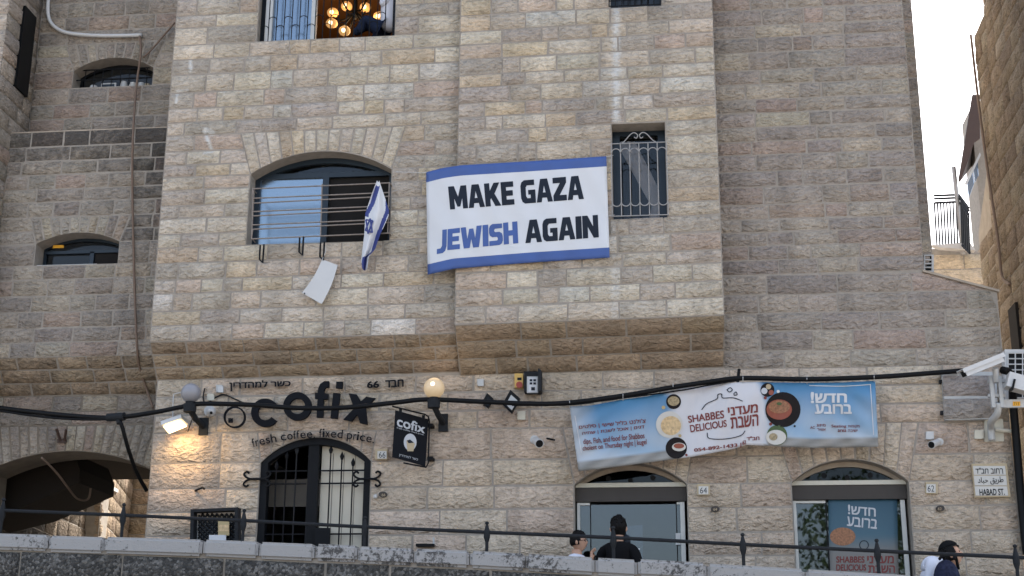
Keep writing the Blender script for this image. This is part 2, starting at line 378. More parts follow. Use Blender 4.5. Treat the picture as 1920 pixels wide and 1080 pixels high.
def lettering(name, body, quad, Y, mat, parent, bold=0.0, th=0.0, cuts=0, rtl=False, **k):
    # quad: pixel corners TL, TR, BR, BL ; Y a number or a function of the pixel
    vs, fs, lift, wem, hem = text_flat(body[::-1] if rtl else body)
    fx_, fy_ = bold / wem, bold * .7 / hem
    bm = bmesh.new(); lay = bm.verts.layers.float.new('lift')
    for k_, (ox, oy) in enumerate([(0, 0)] if bold <= 0 else [(i * fx_, j * fy_) for i in (-1, 0, 1) for j in (-1, 1)]):
        bv = [bm.verts.new(((x - .5) * (1 - 2 * fx_) + .5 + ox, (y - .5) * (1 - 2 * fy_) + .5 + oy, 0)) for x, y in vs]
        for v, l_ in zip(bv, lift): v[lay] = k_ * .0005 + l_
        for f in fs:
            try: bm.faces.new([bv[i] for i in f])
            except ValueError: pass
    for i in range(1, cuts):
        bmesh.ops.bisect_plane(bm, geom=bm.verts[:] + bm.edges[:] + bm.faces[:], plane_co=(i / cuts, 0, 0), plane_no=(1, 0, 0))
    if th:
        r_ = bmesh.ops.extrude_face_region(bm, geom=bm.faces[:])
        for e in r_['geom']:
            if isinstance(e, bmesh.types.BMVert): e.co.z = 1
    tl, tr, br, bl = quad
    for v in bm.verts:
        x, y = v.co.x, v.co.y
        px = lerp(lerp(bl[0], br[0], x), lerp(tl[0], tr[0], x), y); py = lerp(lerp(bl[1], br[1], x), lerp(tl[1], tr[1], x), y)
        yy = Y(px, py) if callable(Y) else Y
        v.co = P(px, py, yy - v.co.z * th - v[lay])
    bmesh.ops.recalc_face_normals(bm, faces=bm.faces)
    me = bpy.data.meshes.new(name); bm.to_mesh(me); bm.free()
    return link_mesh(name, me, mat, parent, **k)

# ------------------------------------------------------------------ masonry
PAL_UP = [((0.40, 0.36, 0.315), 5), ((0.455, 0.41, 0.345), 5), ((0.53, 0.485, 0.41), 2.6), ((0.43, 0.355, 0.30), 2.2), ((0.34, 0.31, 0.28), 2.5), ((0.46, 0.385, 0.29), 1), ((0.52, 0.50, 0.46), 0.8)]
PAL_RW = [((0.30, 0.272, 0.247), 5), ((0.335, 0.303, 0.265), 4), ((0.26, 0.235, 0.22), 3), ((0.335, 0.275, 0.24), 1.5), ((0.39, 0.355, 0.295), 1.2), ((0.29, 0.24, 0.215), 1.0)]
PAL_G = [((0.47, 0.405, 0.335), 6), ((0.495, 0.43, 0.355), 4), ((0.455, 0.38, 0.32), 3), ((0.42, 0.35, 0.295), 1.5)]
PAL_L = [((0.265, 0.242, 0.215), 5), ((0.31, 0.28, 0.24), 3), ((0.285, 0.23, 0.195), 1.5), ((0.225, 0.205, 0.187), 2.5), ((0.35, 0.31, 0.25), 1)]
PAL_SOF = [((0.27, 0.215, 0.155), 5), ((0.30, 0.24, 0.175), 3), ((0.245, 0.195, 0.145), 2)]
PAL_BR = [((0.20, 0.155, 0.11), 5), ((0.23, 0.185, 0.135), 3), ((0.165, 0.125, 0.09), 3), ((0.27, 0.23, 0.18), 0.8)]
def pick(pal):
    t = rnd.random() * sum(w for _, w in pal)
    for c, w in pal:
        t -= w
        if t <= 0: break
    av = [sum(q[i] * w for q, w in pal) / sum(w for _, w in pal) for i in range(3)]; c = [lerp(a, b_, .82) for a, b_ in zip(av, c)]
    k = rnd.uniform(0.93, 1.07); return tuple(x * k * w_ * rnd.uniform(0.985, 1.015) for x, w_ in zip(c, (1.20, 1.16, 1.105)))
def stone(quad, nrm, pal, parent, mat='limestone', grime_shade=0.0, proud=0.016, gap=0.006, name='stone', rough=0.016):
    gap *= rnd.uniform(.5, 1.5); a, b_, c, d = [q + (quad[1] - quad[0]).normalized() * rnd.uniform(-.004, .004) + (quad[3] - quad[0]).normalized() * rnd.uniform(-.004, .004) for q in quad]   # bottom-left, bottom-right, top-right, top-left (3D), nrm points to the street
    w, h = (b_ - a).length + 1e-6, (d - a).length + 1e-6
    if w < 0.03 or h < 0.03: return
    gu, gv = min(gap / w, 0.2), min(gap / h, 0.2); eu, ev = min(0.010 / w, 0.15), min(0.010 / h, 0.15)
    us = [gu, gu + eu, 0.33, 0.67, 1 - gu - eu, 1 - gu]; vs_ = [gv, gv + ev, 0.5, 1 - gv - ev, 1 - gv]
    pr = proud * rnd.uniform(0.5, 1.2); vs, fs = [], []
    for j, v in enumerate(vs_):
        for i, u in enumerate(us):
            p = lerp(lerp(a, b_, u), lerp(d, c, u), v)
            edge = i in (0, 5) or j in (0, 4)
            ring = i in (1, 4) or j in (1, 3)
            o = -0.004 if edge else max(0.004, pr * (0.55 if ring else 1.0) + rnd.uniform(-rough, rough) * (0.35 if ring else 1))
            if ring and not edge: p = p + (b_ - a).normalized() * rnd.uniform(-.003, .003) + (d - a).normalized() * rnd.uniform(-.003, .003)
            vs.append(p + nrm * o)
    for j in range(4):
        for i in range(5): fs.append((j * 6 + i, j * 6 + i + 1, (j + 1) * 6 + i + 1, (j + 1) * 6 + i))
    me = bpy.data.meshes.new(name); me.from_pydata(vs, [], fs)
    t = pick(pal); sd_ = rnd.random(); n_ = len(vs)
    at = me.attributes.new('tint', 'FLOAT_COLOR', 'POINT'); at.data.foreach_set('color', list(t + (sd_,)) * n_)
    ag = me.attributes.new('grime_shade', 'FLOAT', 'POINT'); ag.data.foreach_set('value', [grime_shade] * n_)
    return link_mesh(name, me, mat, parent, smooth=True)
def split_len(L_, lo, hi):
    out = []; x = 0
    while L_ - x > hi:
        w = rnd.uniform(lo, hi)
        if L_ - x - w < lo * 0.7: break
        out.append(w); x += w
    out.append(L_ - x); return out
def wall_core(name, front, holes, th, mat, parent, off=(0, 1, 0), **k):
    return B().prism(front, Vector(off) * th, holes).done(name, mat, parent, **k)
class Opening:                                           # x0,x1 at the jambs, sill z0, springing zs, crown zc (flat head: zs == zc), top of the voussoirs zt
    def __init__(s, x0, x1, z0, zs, zc, zt=None, skew=0.16, nv=9):
        s.x0, s.x1, s.z0, s.zs, s.zc, s.zt, s.skew, s.nv = x0, x1, z0, zs, zc, zt if zt else zc, skew if zc > zs else 0, nv
        s.arch = zc > zs + 1e-4
    def arc(s, n=16):
        if not s.arch: return [(s.x1, s.zs), (s.x0, s.zs)]
        w = (s.x1 - s.x0) / 2; h = s.zc - s.zs; r = (w * w + h * h) / (2 * h); cx, cz = (s.x0 + s.x1) / 2, s.zc - r; a = math.asin(min(1, w / r))
        return [(cx + r * math.sin(lerp(a, -a, i / n)), cz + r * math.cos(lerp(a, -a, i / n))) for i in range(n + 1)]
    def outline(s, n=16): return [(s.x0, s.z0), (s.x1, s.z0)] + s.arc(n)
    def ext(s, z):
        if z <= s.zs + 1e-6: return s.x0, s.x1
        t = (z - s.zs) / max(s.zt - s.zs, 1e-6); return s.x0 - s.skew * t, s.x1 + s.skew * t
def opening_px(Y, x0, x1, ysill, yspring, ycrown, ytop=None, **k):
    xm = (x0 + x1) / 2; a, b_ = P(x0, (ysill + yspring) / 2, Y), P(x1, (ysill + yspring) / 2, Y)
    z = lambda y: P(xm, y, Y).z
    return Opening(a.x, b_.x, z(ysill), z(yspring), z(ycrown), z(ytop) if ytop else None, **k)
def masonry(core, Y, X0, X1, Z0, Z1, hr, wr, opens, pal, mat='limestone', tilt=0.0, xc=0.0, grime_shade=None, nrm=Vector((0, -1, 0)), to3=None, proud=0.016, xr=None):
    to3 = to3 or (lambda x, z: Vector((x, Y, z + tilt * (x - xc))))
    br = sorted(set([Z0, Z1] + [z for o in opens for z in ([o.z0, o.zs, o.zt] if o.arch else [o.z0, o.zt]) if Z0 + 0.05 < z < Z1 - 0.05]))
    rows = []
    for za, zb in zip(br, br[1:]):
        k = max(1, round((zb - za) / (sum(hr) / 2))); hs = [rnd.uniform(*hr) for _ in range(k)]; q = (zb - za) / sum(hs); z = za
        for h in hs: rows.append((z, z + h * q)); z += h * q
    for za, zb in rows:
        x1a, x1b = (xr(za), xr(zb)) if xr else (X1, X1)
        spans = []; la, lb = X0, X0
        for o in sorted([o for o in opens if o.z0 < zb - 1e-4 and o.zt > za + 1e-4], key=lambda o: o.x0):
            ea, eb = o.ext(za), o.ext(zb)
            spans.append((la, lb, ea[0], eb[0])); la, lb = ea[1], eb[1]
        spans.append((la, lb, x1a, x1b))
        for (pa, pb, qa, qb) in spans:
            Ln = (qa + qb - pa - pb) / 2
            if Ln < 0.03: continue
            ws = split_len(Ln, *wr); x = 0
            for i, w in enumerate(ws):
                t0, t1 = x / Ln, (x + w) / Ln; x += w
                l0, l1 = lerp(pa, qa, t0) if i else pa, lerp(pa, qa, t1); m0, m1 = lerp(pb, qb, t0) if i else pb, lerp(pb, qb, t1)
                xm_ = (l0 + l1) / 2
                # plumb joints inside the span, slanted only at its two ends
                if 0 < i: l0 = m0 = (l0 + m0) / 2
                if i < len(ws) - 1: l1 = m1 = (l1 + m1) / 2
                g = grime_shade(xm_, (za + zb) / 2) if grime_shade else 0.0
                stone((to3(l0, za), to3(l1, za), to3(m1, zb), to3(m0, zb)), nrm, pal, core, mat, g, proud)
    for o in opens:
        if o.arch and o.zt > o.zc + 0.03:
            arc = o.arc(o.nv); tops = [(lerp(o.x1 + o.skew, o.x0 - o.skew, i / o.nv), o.zt) for i in range(o.nv + 1)]
            for i in range(o.nv):
                stone((to3(*arc[i + 1]), to3(*arc[i]), to3(*tops[i]), to3(*tops[i + 1])), nrm, pal, core, mat, (grime_shade((arc[i][0]), o.zt) if grime_shade else 0) * 0.5, proud)
def xz(Y, pts): return [Vector((x, Y, z)) for x, z in pts]

# ================================================================== MAIN BUILDING
XL = P(300, 400, YA).x                                   # left corner of the overhanging storey
XBL, XBR = P(856, 400, YB).x, P(1351, 400, YB).x         # bay
XR = P(1724, 400, YG).x                                  # right corner of the upper right wing
XRL = P(1884, 700, YG).x                                 # right corner of the wider base
ZTOP, ZBASE = 12.4, 1.4
main = thing('stone_building', 'large pale stone building with overhanging storey and three arched shopfronts', 'building', (0, 2.5, ZBASE))
zA_f = P(564, 633, YA).z; zA_b = P(564, 706, YG).z       # bottom of the overhang: front edge and where it meets the lower wall
zB_f = P(1106, 600, YB).z; zB_b = P(1106, 697, YG).z
tA, tB = 0.008, 0.014
xcA, xcB = P(564, 633, YA).x, P(1106, 600, YB).x
win_A = opening_px(YA, 466, 732, 455, 322, 284, 243, nv=13, skew=0.14)
win_T = opening_px(YA, 488, 743, 72, -140, -140)
XAR = XBL
core = wall_core('upper_wall', xz(YA, [(XL, zA_f + tA * (XL - xcA)), (XAR + 0.05, zA_f + tA * (XAR + .05 - xcA)), (XAR + 0.05, ZTOP), (XL, ZTOP)]), [xz(YA, win_A.outline()), xz(YA, win_T.outline())], 0.28, 'mortar', main)
masonry(core, YA, XL, XAR, zA_f, 10.6, (0.145, 0.215), (0.20, 0.62), [win_A, win_T], PAL_UP, tilt=tA, xc=xcA)
win_B = opening_px(YB, 1148, 1249, 410, 231, 231)
win_BT = opening_px(YB, 1143, 1238, 13, -150, -150)
coreB = wall_core('bay_wall', xz(YB, [(XBL, zB_f + tB * (XBL - xcB)), (XBR, zB_f + tB * (XBR - xcB)), (XBR, ZTOP), (XBL, ZTOP)]), [xz(YB, win_B.outline()), xz(YB, win_BT.outline())], 0.44, 'mortar', main)
masonry(coreB, YB, XBL, XBR, zB_f, 10.6, (0.145, 0.215), (0.18, 0.60), [win_B, win_BT], PAL_UP, tilt=tB, xc=xcB)
# right wing and ground floor share one plane
shop_64 = opening_px(YG, 1078, 1292, 1200, 908, 868, 826, nv=9, skew=0.12)
shop_62 = opening_px(YG, 1492, 1715, 1200, 909, 861, 815, nv=9, skew=0.14)
shop_66 = opening_px(YG, 480, 690, 1180, 866, 820, 800, nv=9, skew=0.05)
shop_62.zs = shop_64.zs; z806 = P(900, 804, YG).z
for o_ in (shop_62, shop_64, shop_66): o_.zt = z806
zSh = P(1740, 508, YG).z; zSh2 = P(1872, 546, YG).z      # sloping shoulder
zmid = zB_b
XGL = P(284, 850, YG).x
front = xz(YG, [(XGL, ZBASE), (XRL, ZBASE), (XRL, zSh2), (XR + 0.02, zSh), (XR, zSh), (XR, ZTOP), (XBR - 0.1, ZTOP), (XBR - 0.1, zmid + 0.05), (XGL, zmid + 0.05)])
coreG = wall_core('ground_floor_wall', front, [xz(YG, o.outline()) for o in (shop_66, shop_64, shop_62)], 0.32, 'mortar', main)
masonry(coreG, YG, XGL, XRL, ZBASE + 0.3, zmid, (0.215, 0.26), (0.40, 0.85), [shop_66, shop_64, shop_62], PAL_G, 'limestone_low')
coreR = bpy.data.objects.new('right_wing_wall', bpy.data.meshes.new('right_wing_wall'))
coreR = B().box(((XBR + XR) / 2, 0.2, (zmid + ZTOP) / 2), (XR - XBR - 0.1, 0.2, ZTOP - zmid - 0.1)).done('right_wing_wall', 'mortar', main)
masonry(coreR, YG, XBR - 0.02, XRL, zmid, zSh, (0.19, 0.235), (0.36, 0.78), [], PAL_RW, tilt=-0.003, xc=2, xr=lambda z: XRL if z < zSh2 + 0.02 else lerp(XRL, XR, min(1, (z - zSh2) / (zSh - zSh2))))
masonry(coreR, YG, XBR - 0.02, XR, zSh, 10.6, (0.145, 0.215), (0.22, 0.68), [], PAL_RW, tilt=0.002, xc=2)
# sloped coping of the shoulder
a, b_ = Vector((XR - 0.02, YG - .03, zSh + 0.01)), Vector((XRL + 0.02, YG - .03, zSh2 + 0.01))
B().prism([a, b_, b_ + Vector((0, 0, -0.025)), a + Vector((0, 0, -0.025))], (0, 0.9, 0)).done('coping', 'reveal', main)
# set-back strip right of the wing, with its vent
YS = 0.35; XS = P(1742, 400, YS).x
coreS = wall_core('set_back_wall', xz(YS, [(XR - 0.2, zSh2 - 0.3), (XS, zSh2 - 0.3), (XS, ZTOP), (XR - 0.2, ZTOP)]), [], 0.2, 'mortar', main)
masonry(coreS, YS, XR - 0.05, XS, zSh2 - 0.2, 10.6, (0.17, 0.21), (0.16, 0.30), [], PAL_RW)
# sloping undersides
def soffit(name, xl, xr_, Yf, zf, Yb, zb, tl, xc, rows, pal, wr, parent, grime_shade=0.12):
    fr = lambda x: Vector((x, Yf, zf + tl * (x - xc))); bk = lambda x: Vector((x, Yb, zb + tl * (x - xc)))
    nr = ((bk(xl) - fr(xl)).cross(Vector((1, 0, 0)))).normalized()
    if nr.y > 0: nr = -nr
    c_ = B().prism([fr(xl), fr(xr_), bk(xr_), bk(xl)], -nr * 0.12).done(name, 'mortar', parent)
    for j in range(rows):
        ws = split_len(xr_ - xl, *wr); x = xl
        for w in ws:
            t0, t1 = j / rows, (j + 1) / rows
            stone((lerp(fr(x), bk(x), t1), lerp(fr(x + w), bk(x + w), t1), lerp(fr(x + w), bk(x + w), t0), lerp(fr(x), bk(x), t0)), nr, pal, c_, 'limestone_low', grime_shade)
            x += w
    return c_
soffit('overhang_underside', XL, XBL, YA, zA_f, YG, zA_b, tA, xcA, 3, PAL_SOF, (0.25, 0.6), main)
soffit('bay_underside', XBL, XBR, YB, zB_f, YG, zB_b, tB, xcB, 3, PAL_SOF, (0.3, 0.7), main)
# the bay's and the overhang's side walls, back, roof and floors
sb = B()
sb.box((XL + 0.18, 3.7, 7.2), (0.3, 6.7, 10.4)); sb.box((XS - 0.15, 3.9, 7.0), (0.3, 6.4, 10.6)); sb.box(((XL + XS) / 2, 7.0, 7.0), (XS - XL, 0.3, 11.2))
sb.done('rear_wall', 'plaster', main)
B().box(((XL + XS) / 2, 3.3, ZTOP + 0.1), (XS - XL + 0.2, 7.8, 0.2)).done('roof', 'plaster', main)
zfl = P(600, 690, YG).z
B().box(((XL + XS) / 2, 3.6, zfl), (XS - XL - 0.7, 6.4, 0.2)).done('floor_slab', 'room', main)
zfl2 = P(600, 200, YA).z
B().box(((XL + XS) / 2, 3.6, zfl2), (XS - XL - 0.7, 6.4, 0.2)).done('floor_slab', 'room', main)
for zz in (zfl2 + 2.85,):
    B().box((P(615, 0, YA).x, 2.0, zz), (3.4, 3.9, 0.1)).done('room_ceiling', 'wood_ceiling', main)
    B().box((P(615, 0, YA).x, 3.95, zz - 1.3), (3.4, 0.1, 2.6)).done('room_back_wall', 'wood_ceiling', main)

# ------------------------------------------------------------------ windows and doors of the main building
def inset(o, Y, d):                                      # arched outline moved inwards
    return xz(Y, Opening(o.x0 + d, o.x1 - d, o.z0 + d, o.zs, o.zc - d).outline(20))
def window_A():
    Yf = YA + 0.20; o = win_A
    w = B().prism(xz(Yf, o.outline(20)), (0, 0.06, 0), [inset(o, Yf, 0.06)]).done('window', 'alu_blue', main, label='arched window with blue frame, horizontal bars and hanging hooks')
    fb = B(); zt = P(600, 328, Yf).z; fb.box(((o.x0 + o.x1) / 2, Yf + 0.03, zt), (o.x1 - o.x0 - 0.1, 0.05, 0.06)); fb.done('transom', 'alu_blue', w)
    xm = P(608, 400, Yf).x
    B().box((xm, Yf + 0.035, (o.z0 + zt) / 2), (0.07, 0.06, zt - o.z0 - 0.06)).done('mullion', 'alu_blue', w)
    zb = o.z0 + 0.06
    B().prism(xz(Yf + 0.03, [(o.x0 + .06, zb), (xm - .035, zb), (xm - .035, zt - .03), (o.x0 + .06, zt - .03)]), (0, 0.008, 0)).done('pane', 'glass_sky', w)
    B().prism(xz(Yf + 0.05, [(xm + .035, zb), (o.x1 - .06, zb), (o.x1 - .06, zt - .03), (xm + .035, zt - .03)]), (0, 0.004, 0)).done('insect_screen', 'screen_mesh', w)
    ar = [p for p in Opening(o.x0 + .06, o.x1 - .06, o.z0, o.zs, o.zc - .06).arc(20) if p[1] > zt + 0.03]
    B().prism(xz(Yf + 0.03, [(ar[-1][0], zt + .03), (ar[0][0], zt + .03)] + ar), (0, 0.008, 0)).done('pane', 'glass_dark', w)
    # projecting bar grille: four long loops
    Yg = YA - 0.10
    for (yl0, yl1, yr0, yr1) in ((354, 372, 343, 361), (381, 397, 368, 386), (405, 422, 392, 411), (430, 448, 417, 437)):
        pts = [P(474, yl0, Yg), P(731, yr0, Yg), P(730, yr1, Yg), P(472, yl1, Yg), P(474, yl0, Yg)]
        B().tube(pts, 0.008, 6).done('bar', 'rusty_bar', w)
    for x, ya, yb in ((475, 352, 448), (604, 345, 442), (730, 342, 437)):
        B().tube([P(x, ya, Yg), P(x - 3, yb, Yg)], 0.007, 6).done('bar', 'rusty_bar', w)
    for x, y in ((474, 354), (472, 447), (731, 343), (730, 437)):
        B().tube([P(x, y, Yg), P(x, y, Yg) + Vector((0, 0.14, 0))], 0.007, 6).done('bar_fixing', 'rusty_bar', w)
    for x, y in ((488, 460), (562, 446), (601, 455)):
        a = P(x, y, Yg + 0.02); h = 0.16
        B().tube([a, a + Vector((0, 0, -h)), a + Vector((0.045, -0.02, -h - 0.05)), a + Vector((0.05, -0.03, 0.0))], 0.010, 6).done('hook', 'black_iron', w)
window_A()
def window_T():
    Yf = YA + 0.12; o = win_T; x0, x1 = o.x0, o.x1; z0, z1 = o.z0, o.zs
    w = B().prism(xz(Yf, o.outline()), (0, 0.06, 0), [xz(Yf, [(x0 + .05, z0 + .03), (x1 - .04, z0 + .03), (x1 - .04, z1 - .05), (x0 + .05, z1 - .05)])]).done('window', 'alu_dark', main, label='open window with arched wrought iron grille and lit room behind')
    xm = P(588, 40, Yf).x; xl = P(498, 40, Yf).x
    B().box((xm, Yf + .02, (z0 + z1) / 2), (0.06, 0.05, z1 - z0 - .08)).done('sash_stile', 'alu_light', w)
    B().box((P(504, 40, Yf).x, Yf + .02, (z0 + z1) / 2), (0.08, 0.05, z1 - z0 - .08)).done('sash_stile', 'alu_light', w)
    B().prism(xz(Yf + .03, [(xl, z0 + .03), (xm - .03, z0 + .03), (xm - .03, z1 - .05), (xl, z1 - .05)]), (0, .008, 0)).done('pane', 'glass_sky', w)
    Yg = YA + 0.04; n_ = 17; dx = (x1 - x0 - 0.06) / n_
    for i in range(n_ + 1):
        x = x0 + .03 + dx * i
        B().tube([(x, Yg, z0 + .01), (x, Yg, z1 - .02)], 0.006, 6).done('bar', 'black_iron', w)
    for i in range(0, n_ - 1):
        x = x0 + .03 + dx * i; zz = z0 + (0.28 if i % 2 else 0.17)
        B().tube([Vector((x + dx / 2 - dx / 2 * math.cos(math.pi * k / 8), Yg - .006, zz + dx * .45 * math.sin(math.pi * k / 8))) for k in range(9)], 0.005, 5).done('bar_arch', 'black_iron', w)
window_T()
def window_B():
    Yf = YB + 0.22; o = win_B; x0, x1, z0, z1 = o.x0, o.x1, o.z0, o.zs
    w = B().prism(xz(Yf, o.outline()), (0, 0.06, 0), [xz(Yf, [(x0 + .08, z0 + .05), (x1 - .08, z0 + .05), (x1 - .08, z1 - .05), (x0 + .08, z1 - .05)])]).done('window', 'alu_blue', main, label='narrow window with scrolled iron grille and drawn curtain')
    B().prism(xz(Yf + .03, [(x0 + .08, z0 + .05), (x1 - .08, z0 + .05), (x1 - .08, z1 - .05), (x0 + .08, z1 - .05)]), (0, .008, 0)).done('pane', 'glass_dark', w)
    # swept-aside curtain
    bb = B(); n_ = 14
    vs = []
    for j in range(n_ + 1):
        t = j / n_; xa = lerp(P(1172, 262, Yf).x, P(1236, 330, Yf).x, min(1, t * 1.25)) if t < .8 else lerp(P(1236, 330, Yf).x, P(1226, 405, Yf).x, (t - .8) * 5)
        ww = lerp(0.13, 0.10, t)
        z = lerp(z1 - .06, z0 + .05, t)
        for i in range(7): vs.append((xa + (i / 6 - .5) * ww * 1.6, Yf + .14 + .018 * math.sin(i * 2.6 + t * 5), z))
    bb.add(vs, [(j * 7 + i, j * 7 + i + 1, (j + 1) * 7 + i + 1, (j + 1) * 7 + i) for j in range(n_) for i in range(6)]).done('curtain', 'curtain', w, smooth=True)
    Yg = YB - 0.05
    zt, zb, za = P(1200, 268, Yg).z, P(1200, 404, Yg).z, P(1200, 286, Yg).z
    xl, xr_ = P(1147, 330, Yg).x, P(1251, 330, Yg).x
    g = lambda pts, nm='bar': B().tube(pts, 0.006, 6).done(nm, 'galv', w)
    g([(xl, Yg, zt), (xr_, Yg, zt)]); g([(xl, Yg, zb), (xr_, Yg, zb)])
    dx = (xr_ - xl) / 6
    for i in range(7): g([(xl + dx * i, Yg, zb), (xl + dx * i, Yg, zt)])
    for i in range(6):
        xx = xl + dx * i
        for (zc, sgn) in ((za, 1), (P(1200, 378, Yg).z, -1)):
            g([Vector((xx + dx / 2 - dx / 2 * math.cos(math.pi * k / 8), Yg - .007, zc + sgn * dx * .5 * math.sin(math.pi * k / 8))) for k in range(9)], 'bar_arch')
    xm = (xl + xr_) / 2
    for sg in (-1, 1):
        pts = [Vector((xm + sg * dx * 1.9, Yg, zt)), Vector((xm + sg * dx * 1.5, Yg, zt + .03)), Vector((xm + sg * dx * 0.9, Yg, zt + .10)), Vector((xm + sg * dx * .45, Yg, zt + .12)), Vector((xm + sg * dx * .1, Yg, zt + .09)), Vector((xm + sg * dx * .25, Yg, zt + .055)), Vector((xm + sg * dx * .5, Yg, zt + .07))]
        g(smooth_path(pts, 5), 'scroll')
    for x in (xl, xr_):
        for z in (zt, zb): B().tube([(x, Yg, z), (x, YB + .03, z)], .006, 6).done('bar_fixing', 'galv', w)
    # window above, only its basket shows
    o = win_BT; w2 = B().prism(xz(Yf, o.outline()), (0, .06, 0), [xz(Yf, [(o.x0 + .08, o.z0 + .05), (o.x1 - .08, o.z0 + .05), (o.x1 - .08, o.zs - .05), (o.x0 + .08, o.zs - .05)])]).done('window', 'alu_blue', main)
    B().prism(xz(Yf + .03, [(o.x0 + .08, o.z0 + .05), (o.x1 - .08, o.z0 + .05), (o.x1 - .08, o.zs - .05), (o.x0 + .08, o.zs - .05)]), (0, .008, 0)).done('pane', 'glass_dark', w2)
    for yy in (2, 12): B().tube([P(1141, yy, YB - .12), P(1239, yy - 4, YB - .12)], .007, 6).done('bar', 'black_iron', w2)
    for i in range(9):
        x = lerp(1142, 1238, i / 8); B().tube([P(x, 12 - 4 * i / 8, YB - .12), P(x, -150, YB - .12)], .006, 6).done('bar', 'black_iron', w2)
window_B()
def door_66():
    Yf = YG + 0.02; o = shop_66
    w = B().prism(xz(Yf, o.outline(24)), (0, 0.10, 0), [inset(o, Yf, 0.075)]).done('door', 'black_iron', main, label='arched black iron door with spear-tipped bars, one leaf boarded cream')
    xm = P(584, 930, Yf).x
    B().box((xm, Yf + .05, (o.z0 + o.zc) / 2 - .03), (0.115, 0.07, o.zc - o.z0 - .06)).done('meeting_stile', 'black_iron', w)
    ar = [p for p in Opening(o.x0 + .075, o.x1 - .075, o.z0, o.zs, o.zc - .075).arc(30) if p[0] > xm + .075]
    B().prism(xz(Yf + .10, [(xm + .07, o.z0), (o.x1 - .075, o.z0)] + ar + [(xm + .07, ar[-1][1])]), (0, .02, 0)).done('cream_board', 'cream_board', w)
    for i in range(1, 4):
        x = lerp(xm + .075, o.x1 - .075, i / 4); B().box((x, Yf + .098, o.z0 + .9), (0.006, 0.006, 1.9)).done('board_seam', 'shelf_grey', w)
    z = P(540, 922, .4).z
    B().box((P(540, 900, .4).x, .5, z), (0.72, .02, .30)).done('inner_blind', 'shelf_grey', w)
    zz = [P(584, y, Yf).z for y in (882, 906, 1001)]
    for side in (0, 1):
        x0, x1 = (o.x0 + .07, xm - .07) if side == 0 else (xm + .07, o.x1 - .07)
        for z in zz: B().tube([(x0, Yf + .03, z), (x1, Yf + .03, z)], .009, 6).done('crossbar', 'black_iron', w)
        for i, yt in enumerate(((866, 848, 838) if side == 0 else (838, 850, 862))):
            x = lerp(x0, x1, (i + 1) / 4 + (-.03 if side == 0 else -.02)); zt = P(584, yt, Yf).z
            B().lathe((x, Yf + .03, o.z0 + .02), (0, 0, 1), [(0, .008), (zt - o.z0 - .09, .008), (zt - o.z0 - .085, .014), (zt - o.z0 - .05, .024), (zt - o.z0, .002)], 8).done('bar', 'black_iron' if (side or i < 2) else 'iron', w)
    B().box((P(604, 1008, Yf).x, Yf + .01, P(604, 1008, Yf).z), (.16, .05, .2)).done('lock_box', 'black_iron', w)
    for sg, px in ((-1, 482), (1, 688)):
        a = P(px, 898, -.03); q = B(); fl = B()
        for s2 in (-1, 1):
            base = a + Vector((s2 * .0, 0, 0))
            q.tube([a, a + Vector((s2 * .10, 0, 0))], .013, 8)
            for up in (-1, 1):
                q.tube(smooth_path([a + Vector((s2 * .07, 0, 0)), a + Vector((s2 * .12, 0, up * .02)), a + Vector((s2 * .145, 0, up * .055)), a + Vector((s2 * .115, 0, up * .08)), a + Vector((s2 * .09, 0, up * .06))], 4), .011, 6)
        q.done('hinge_strap', 'black_iron', w)
door_66()
def shop_door(o, label, yt_px, xa, xb):
    Yf = YG + 0.16; mid = (o.x0 + o.x1) / 2
    zt = o.zs + .02
    w = thing_part('door', label)
    ar = Opening(o.x0, o.x1, o.z0, o.zs, o.zc)
    B().prism(xz(Yf, ar.arc(24)), (0, .05, 0), [xz(Yf, [p for p in Opening(o.x0 + .1, o.x1 - .1, o.z0, o.zs + .035, o.zc - .05).arc(24)])]).done('fanlight_frame', 'reveal', w)
    B().prism(xz(Yf + .03, ar.arc(24)), (0, .008, 0)).done('fanlight_pane', 'glass_black', w)
    for t in (.3, .5, .7): B().lathe((lerp(o.x0, o.x1, t), Yf + .02, lerp(o.zs, o.zc, .42 if t != .5 else .3)), (0, 1, 0), [(0, .028), (.02, .028)], 12).done('downlight', 'black_rubber', w)
    B().box((mid, Yf - .01, o.zs + .012), (o.x1 - o.x0 - .01, .07, .045)).done('head_rail', 'cream_plastic', w)
    B().box((mid, Yf + .02, o.zs - .085), (o.x1 - o.x0 - .01, .10, .145)).done('operator_box', 'bronze', w)
    zd = o.zs - .165
    x0, x1 = o.x0 + .02, o.x1 - .02; xi0, xi1 = P(xa, 950, Yf).x, P(xb, 950, Yf).x
    for x, wd in ((x0 + .012, .03), (x1 - .03, .045)): B().box((x, Yf + .02, (o.z0 + zd) / 2), (wd, .05, zd - o.z0)).done('jamb', 'alu_light', w)
    for a, b2 in ((x0 + .02, xi0), (xi1, x1 - .03)):
        B().box(((a + b2) / 2, Yf + .025, zd - .012), (b2 - a, .04, .025)).done('side_rail', 'alu_light', w)
        B().prism(xz(Yf + .03, [(a, o.z0), (b2, o.z0), (b2, zd - .025), (a, zd - .025)]), (0, .01, 0)).done('side_pane', 'glass_door', w)
    B().prism(xz(Yf + .015, [(xi0 + .006, o.z0), (xi1 - .006, o.z0), (xi1 - .006, zd - .02), (xi0 + .006, zd - .02)]), (0, .01, 0)).done('pane', 'glass_door', w)
    for x in (xi0, xi1): B().box((x, Yf + .02, (o.z0 + zd) / 2), (.010, .03, zd - o.z0)).done('pane_edge', 'black_rubber', w)
    return w, Yf, zd
def thing_part(name, label):
    o = bpy.data.objects.new(name, None); COL.objects.link(o); adopt(o, main); o['label'] = label; return o
